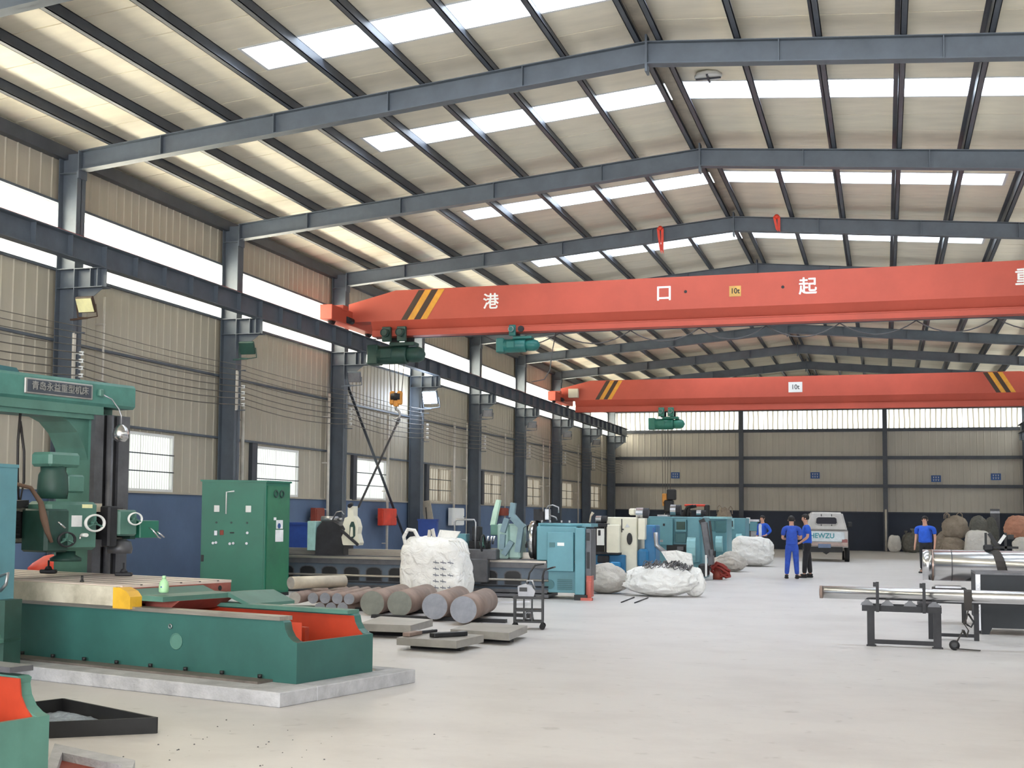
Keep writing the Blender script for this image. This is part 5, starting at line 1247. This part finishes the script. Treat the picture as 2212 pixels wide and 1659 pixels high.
b.done('band', strapm, o); B().box(-.12, .02, -.08, .05, rr0, rr0+.09, bev=.02).done('ratchet', darkg, o)
# far small stands right
q = E('bar_trestle', (AY(2160, 1190, 30).x, 30, 0), 0, 'black trestle with slanted braces behind the thick roller', 'trestle'); y = 30
for (a, c) in ((2128, 2133), (2171, 2176)): PB(q, 'post', black, a, 1151, c, 1290, y, .06, 0)
B().bar(rel(q, AY(2136, 1152, y)), rel(q, AY(2154, 1178, y)), .06, .07).done('brace', black, q)
B().bar(rel(q, AY(2158, 1174, y)), rel(q, AY(2171, 1156, y)), .05, .06).done('brace_light', white, q)
PB(q, 'rail', black, 2126, 1180, 2200, 1185, y, .06, 0); PB(q, 'block', black, 2177, 1155, 2190, 1165, y, .1, 0)

# ================================================================== VAN
vp_ = G(1790, 1213); VY = 50.2
va = E('van', (AY(1786, 1200, VY).x, VY, 0), math.radians(4), 'silver grey mini van with lettered tailgate parked by the back wall', 'van')
VW = .74
def taper(prof, hw0, name, mat):
    # prof: (y,z,halfwidth) rings of a body shell, front to back
    pass
b = B()
sec = [(.0, .62, .74), (.0, 1.13, .74), (3.6, 1.13, .74), (3.6, .42, .74), (.0, .42, .74)]
B().prism([(0, .52), (0, 1.14), (1.1, 1.16), (3.3, 1.1), (3.6, .95), (3.62, .4), (2.95, .38), (2.9, .58), (2.7, .68), (2.4, .68), (2.2, .58), (2.15, .38), (.85, .38), (.8, .55), (.65, .66), (.35, .66), (.2, .52)], -VW, VW, 'x').done('lower_body', vanp, va)
def frustum(y0, y1, z0, z1, w0, w1, yy0, yy1, name, mat):
    b = B(); lo = [(-w0, y0), (w0, y0), (w0, y1), (-w0, y1)]; hi = [(-w1, yy0), (w1, yy0), (w1, yy1), (-w1, yy1)]
    A_ = [b.bm.verts.new((x, y, z0)) for x, y in lo]; C_ = [b.bm.verts.new((x, y, z1)) for x, y in hi]
    b.bm.faces.new(A_); b.bm.faces.new(C_)
    for i in range(4): b.bm.faces.new((A_[i], A_[(i+1) % 4], C_[(i+1) % 4], C_[i]))
    bmesh.ops.bevel(b.bm, geom=list(b.bm.edges), offset=.06, segments=3, affect='EDGES')
    return b.done(name, mat, va)
frustum(.0, 3.2, 1.12, 1.80, .73, .56, .12, 2.7, 'cab', vanp)
B().prism([(-.36, 1.40), (-.31, 1.36), (.31, 1.36), (.36, 1.40), (.34, 1.56), (.28, 1.60), (-.28, 1.60), (-.34, 1.56)], .03, .07, 'y').done('rear_window', glassd, va)
B().tube([(x, .025+.0*(z), z) for x, z in ((-.38, 1.39), (-.32, 1.345), (.32, 1.345), (.38, 1.39), (.36, 1.57), (.29, 1.62), (-.29, 1.62), (-.36, 1.57))], .02, 6, closed=True).done('window_seal', vanp, va)
for x in (-.18, .18): B().cyl((x, .02, 1.30), (x, .03, 1.38), .02, n=6).cyl((x, .03, 1.60), (x, .06, 1.72), .015, n=6).done('hinge', black, va)
B().box(-VW, VW, -.02, .02, 1.115, 1.135).done('body_gap', black, va)
tg = B().box(-.70, .62, -.04, .0, .72, 1.09, bev=.015).done('tailgate', M('tailgate_white', (206, 214, 218), .4), va)
text('lettering', 'HEWZU', .25, M('teal_letter', (60, 146, 156), .5), tg, (-.16, -.045, .93), (math.pi/2, 0, 0), .003, .006, .95)
B().box(-VW, VW, -.10, .02, .56, .70, bev=.02).done('bumper', vand, va)
for s in (-1, 1): B().box(s*.62-.1, s*.62+.1, -.05, .01, .68, .82, bev=.02).done('tail_lamp', M('tail_lamp', (140, 70, 66), .3), va)
pn = B().box(-.30, .14, -.12, -.10, .50, .64, bev=.005).done('number_plate', M('plate_blue', (98, 116, 146), .4), va)
B().box(-.6, .55, -.02, .3, .34, .54).prism([(-.15, .34), (.1, .34), (-.02, .26)], 0, .1, 'y').done('underbody', black, va)
for y_ in (.52, 2.55):
    for s in (-1, 1): B().cyl((s*.72-.08, y_, .28), (s*.72+.08, y_, .28), .28, n=24, mat=rubber).cyl((s*.72-.085, y_, .28), (s*.72+.085, y_, .28), .16, n=16, mat=galv).done('wheel', None, va)
B().tube([(.74, 2.2, 1.25), (.9, 2.2, 1.28), (.9, 2.2, 1.42)], .03, 6).box(.82, .98, 2.15, 2.2, 1.25, 1.45, bev=.02).done('mirror', black, va)
B().prism([(.55, 1.2), (2.5, 1.2), (2.2, 1.66), (.75, 1.66)], .62, .66, 'x').done('side_window', glassd, va)

# ================================================================== PEOPLE
def skinmesh(name, V, Ed, R, mat, parent, sub=2, flat=None):
    me = bpy.data.meshes.new(name); me.from_pydata([tuple(v) for v in V], Ed, []); me.update()
    o = bpy.data.objects.new(name, me); COL.objects.link(o)
    md = o.modifiers.new('s', 'SKIN'); md.use_smooth_shade = True
    for i, r in enumerate(R):
        sv = me.skin_vertices[0].data[i]; sv.radius = (r, r); sv.use_root = (i == 0)
    m2 = o.modifiers.new('u', 'SUBSURF'); m2.levels = sub; m2.render_levels = sub
    dg = bpy.context.evaluated_depsgraph_get(); m3_ = bpy.data.meshes.new_from_object(o.evaluated_get(dg)); bpy.data.objects.remove(o)
    if flat:
        for v in m3_.vertices:
            if flat[0] < v.co.z < flat[1] and abs(v.co.y) < .17 and abs(v.co.x) < .2: v.co.y *= flat[2]
    for p in m3_.polygons: p.use_smooth = True
    m3_.materials.clear(); m3_.materials.append(mat); m3_.name = name
    return link(name, m3_, parent)
def person(label, x, y, head, hscale, arms, legs, top, bottom, sleeve='short', fat=1.0, bend=0, hair_back=False, open_front=False):
    o = E('person', (x, y, 0), head, label, 'person', None); o.scale = (hscale,)*3
    b_ = bend
    V = [(0, 0, .93), (0, 0, 1.06), (0, -.01-b_*.2, 1.24), (0, -.01-b_*.4, 1.39), (0, -.02-b_*.7, 1.46), (0, -.03-b_, 1.52), (0, -.03-b_*1.2, 1.58), (0, -.02-b_*1.3, 1.635), (0, -.115-b_*1.2, 1.555)]
    R = [.095*fat, .09*fat, .095*fat, .05, .052, .068, .085, .07, .014]
    Ed = [(0, 1), (1, 2), (2, 3), (3, 4), (4, 5), (5, 6), (6, 7), (6, 8)]
    def add(v, r, par): V.append(v); R.append(r); Ed.append((par, len(V)-1)); return len(V)-1
    for s in (-1, 1):
        el, wr, ha = arms[0 if s < 0 else 1]
        a = add((s*.11, -.01-b_*.3, 1.35), .045, 3); a = add((s*.185*fat, 0-b_*.3, 1.34), .044, a)
        a = add(el, .042, a); a = add(wr, .027, a); h = add(ha, .032, a)
        d = (Vector(ha)-Vector(wr)).normalized(); sd = Vector((0, 1, 0)).cross(d); sd = sd.normalized() if sd.length > .1 else Vector((1, 0, 0)); up_ = d.cross(sd)
        for k in range(4):
            off = up_*(.024*(k-1.5)); L = (.05, .062, .058, .046)[k]
            f1 = add(tuple(Vector(ha)+off+d*.03), .0095, h); f2 = add(tuple(Vector(ha)+off+d*(.03+L*.6)), .009, f1); add(tuple(Vector(ha)+off+d*(.03+L)+sd*s*-.012), .008, f2)
        t1 = add(tuple(Vector(wr).lerp(Vector(ha), .6)+up_*.035), .010, h); add(tuple(Vector(ha)+up_*.05+d*.02), .009, t1)
        kn, an = legs[0 if s < 0 else 1]
        l_ = add((s*.085, 0, .84), .062, 0); l_ = add(kn, .046, l_); l_ = add(an, .04, l_); add((an[0], an[1]-.14, .035), .035, l_)
    body = skinmesh('body', V, Ed, R, skin, o, 2, (1.0, 1.4, .72))
    # clothes as slightly larger shells
    V2 = [(0, 0, .87), (0, 0, .98), (0, 0, 1.08), (0, -.01-b_*.2, 1.24), (0, -.01-b_*.4, 1.37), (0, -.015-b_*.5, 1.405)]; R2 = [.162*fat, .156*fat, .148*fat, .155*fat, .10, .074]; E2 = [(i, i+1) for i in range(5)]
    for s in (-1, 1):
        el, wr, ha = arms[0 if s < 0 else 1]; sh = (s*.185*fat, -b_*.3, 1.345)
        n0 = len(V2); V2.append((s*.11, -.01-b_*.3, 1.355)); R2.append(.086); E2.append((4, n0)); V2.append(sh); R2.append(.074); E2.append((n0, n0+1))
        if sleeve == 'short':
            V2.append(tuple(Vector(sh).lerp(Vector(el), .75))); R2.append(.064); E2.append((n0+1, n0+2))
        else:
            V2.append(el); R2.append(.056); E2.append((n0+1, n0+2)); V2.append(tuple(Vector(el).lerp(Vector(wr), .8))); R2.append(.044); E2.append((n0+2, n0+3))
    skinmesh('shirt', V2, E2, R2, top, o, 2, (.8, 1.4, .88))
    V3 = [(0, 0, .98), (0, 0, .90)]; R3 = [.138*fat, .142*fat]; E3 = [(0, 1)]
    for s in (-1, 1):
        kn, an = legs[0 if s < 0 else 1]; n0 = len(V3); V3 += [(s*.09, 0, .82), kn, (an[0], an[1], an[2]+.01)]; R3 += [.105, .078, .062]; E3 += [(1, n0), (n0, n0+1), (n0+1, n0+2)]
        B().box(an[0]-.05, an[0]+.05, an[1]-.2, an[1]+.07, 0, .05, bev=.018).box(an[0]-.045, an[0]+.045, an[1]-.1, an[1]+.06, .04, .11, bev=.02).done('shoe', shoe, o)
    skinmesh('trousers', V3, E3, R3, bottom, o, 2, (.7, 1.1, .9))
    hy = -.03-b_*1.25
    bm = bmesh.new(); bmesh.ops.create_icosphere(bm, subdivisions=3, radius=.104)
    for v in bm.verts:
        v.co = Vector((v.co.x*.86, v.co.y*1.0+hy+.016, v.co.z*.95+1.605))
        if v.co.y < hy-.035 and v.co.z < 1.625: v.co.y = hy-.03
        if v.co.z < 1.545: v.co.z = 1.545
    for f in bm.faces: f.smooth = True
    me = bpy.data.meshes.new('hair'); bm.to_mesh(me); bm.free(); me.materials.append(hairm); link('hair', me, o)
    for s in (-1, 1):
        B().lathe([(.001, -.004), (.011, 0), (.001, .006)], (s*.032, hy-.083, 1.583), 8, axis='y').done('eye', black, o)
        B().box(s*.032-.018, s*.032+.018, hy-.092, hy-.08, 1.602, 1.608).done('eyebrow', hairm, o)
        B().lathe([(.004, -.01), (.022, 0), (.004, .01)], (s*.088, hy+.0, 1.57), 8, axis='x').done('ear', skin, o)
    B().box(-.022, .022, hy-.088, hy-.078, 1.522, 1.53).done('mouth', M('lips', (160, 90, 82)), o)
    return o
stand = (((-.10, .0, .48), (-.11, .02, .09)), ((.10, -.01, .48), (.12, .0, .09)))
down = lambda s, k=1: ((s*.25*k, .02, 1.07), (s*.26*k, -.05, .84), (s*.26*k, -.07, .76))
g = G(1711, 1250); person('person in blue overalls seen from behind, arms folded in front', g.x, g.y, math.radians(188), .955, (((-.24, -.04, 1.08), (-.12, -.22, 1.08), (-.03, -.25, 1.1)), ((.24, -.04, 1.08), (.12, -.24, 1.06), (.03, -.26, 1.08))), (((-.11, .0, .48), (-.13, .02, .09)), ((.11, .0, .48), (.14, .0, .09))), overall, overall, 'short', 1.08, .05)
g = G(1744, 1248); p2 = person('person in blue shirt and black trousers holding a phone, facing the overalls', g.x, g.y, math.radians(-78), .985, (((-.22, -.05, 1.10), (-.14, -.28, 1.10), (-.11, -.35, 1.12)), ((.23, -.02, 1.08), (.17, -.22, .92), (.14, -.29, .90))), (((-.11, .06, .48), (-.13, .10, .09)), ((.11, -.07, .48), (.14, -.1, .09))), shirt, trous, 'short', 1.0, .02)
ph = E('phone', (g.x-.40, g.y-.06, 1.115), 0, 'dark phone held by the person in black trousers', 'phone'); bx('case', black, ph, -.07, .07, -.04, .04, 0, .01, bev=.003); bx('screen', glassd, ph, -.065, .065, -.035, .035, .01, .012)
gl_ = E('work_glove', (g.x-.30, g.y-.16, .84), 0, 'white work glove held in the lowered hand between the two talking people', 'glove'); B().box(-.04, .04, -.03, .03, -.06, .06, bev=.015).cyl((0, 0, -.05), (.02, 0, -.2), .02, .01, 8).done('palm', white, gl_); [B().cyl((-.03+.02*k, 0, .05), (-.035+.023*k, 0, .11), .01, n=6).done('finger', white, gl_) for k in range(4)]
g = G(1996, 1238); person('stout person in plain blue T-shirt and black trousers beside the thick roller', g.x+.05, g.y, math.radians(-22), .985, (down(-1, 1.12), down(1, 1.12)), stand, shirt, trous, 'short', 1.38)
q = AY(1648, 1150, 48.6); p4 = person('person in open blue jacket over white top behind the bulky white sack', q.x, 48.6, math.radians(-38), .97, (((-.24, .02, 1.08), (-.2, -.12, .9), (-.18, -.18, .86)), ((.34, .05, 1.12), (.2, -.08, .96), (.15, -.12, .95))), stand, shirt, trous, 'long', 1.0)
B().prism([(-.05, .9), (.05, .9), (.055, 1.3), (.03, 1.38), (-.03, 1.38), (-.055, 1.3)], -.165, -.105, 'y').done('white_top', whitesh, p4)

# small things on the floor
for a, c, lb in (((1342, 1301), (1370, 1290), 'short thin rod on the floor in front of the big chip sack, left one'), ((1371, 1302), (1400, 1291), 'short thin rod on the floor in front of the big chip sack, right one')):
    A_, C_ = G(*a, .012), G(*c, .012); m_ = (A_+C_)/2; o = B().cyl(A_-m_, C_-m_, .011, n=8).done('rod', darkg, loc=m_); tag(o, lb, 'rod')
rr = random.Random(11)
o = E('floor_chips', (-4.2, 8.2, 0), 0, 'scattered steel chips on the floor beside the black tray', 'chips'); b = B()
for q in range(34):
    p = (rr.uniform(-.5, 1.2), rr.uniform(-1.0, .7)); r = rr.uniform(.002, .007); b.lathe([(r, 0), (r*.9, r*.7), (r*.3, r)], (p[0], p[1], 0), 5)
b.done('scattered_chips', cast, o, kind='stuff')
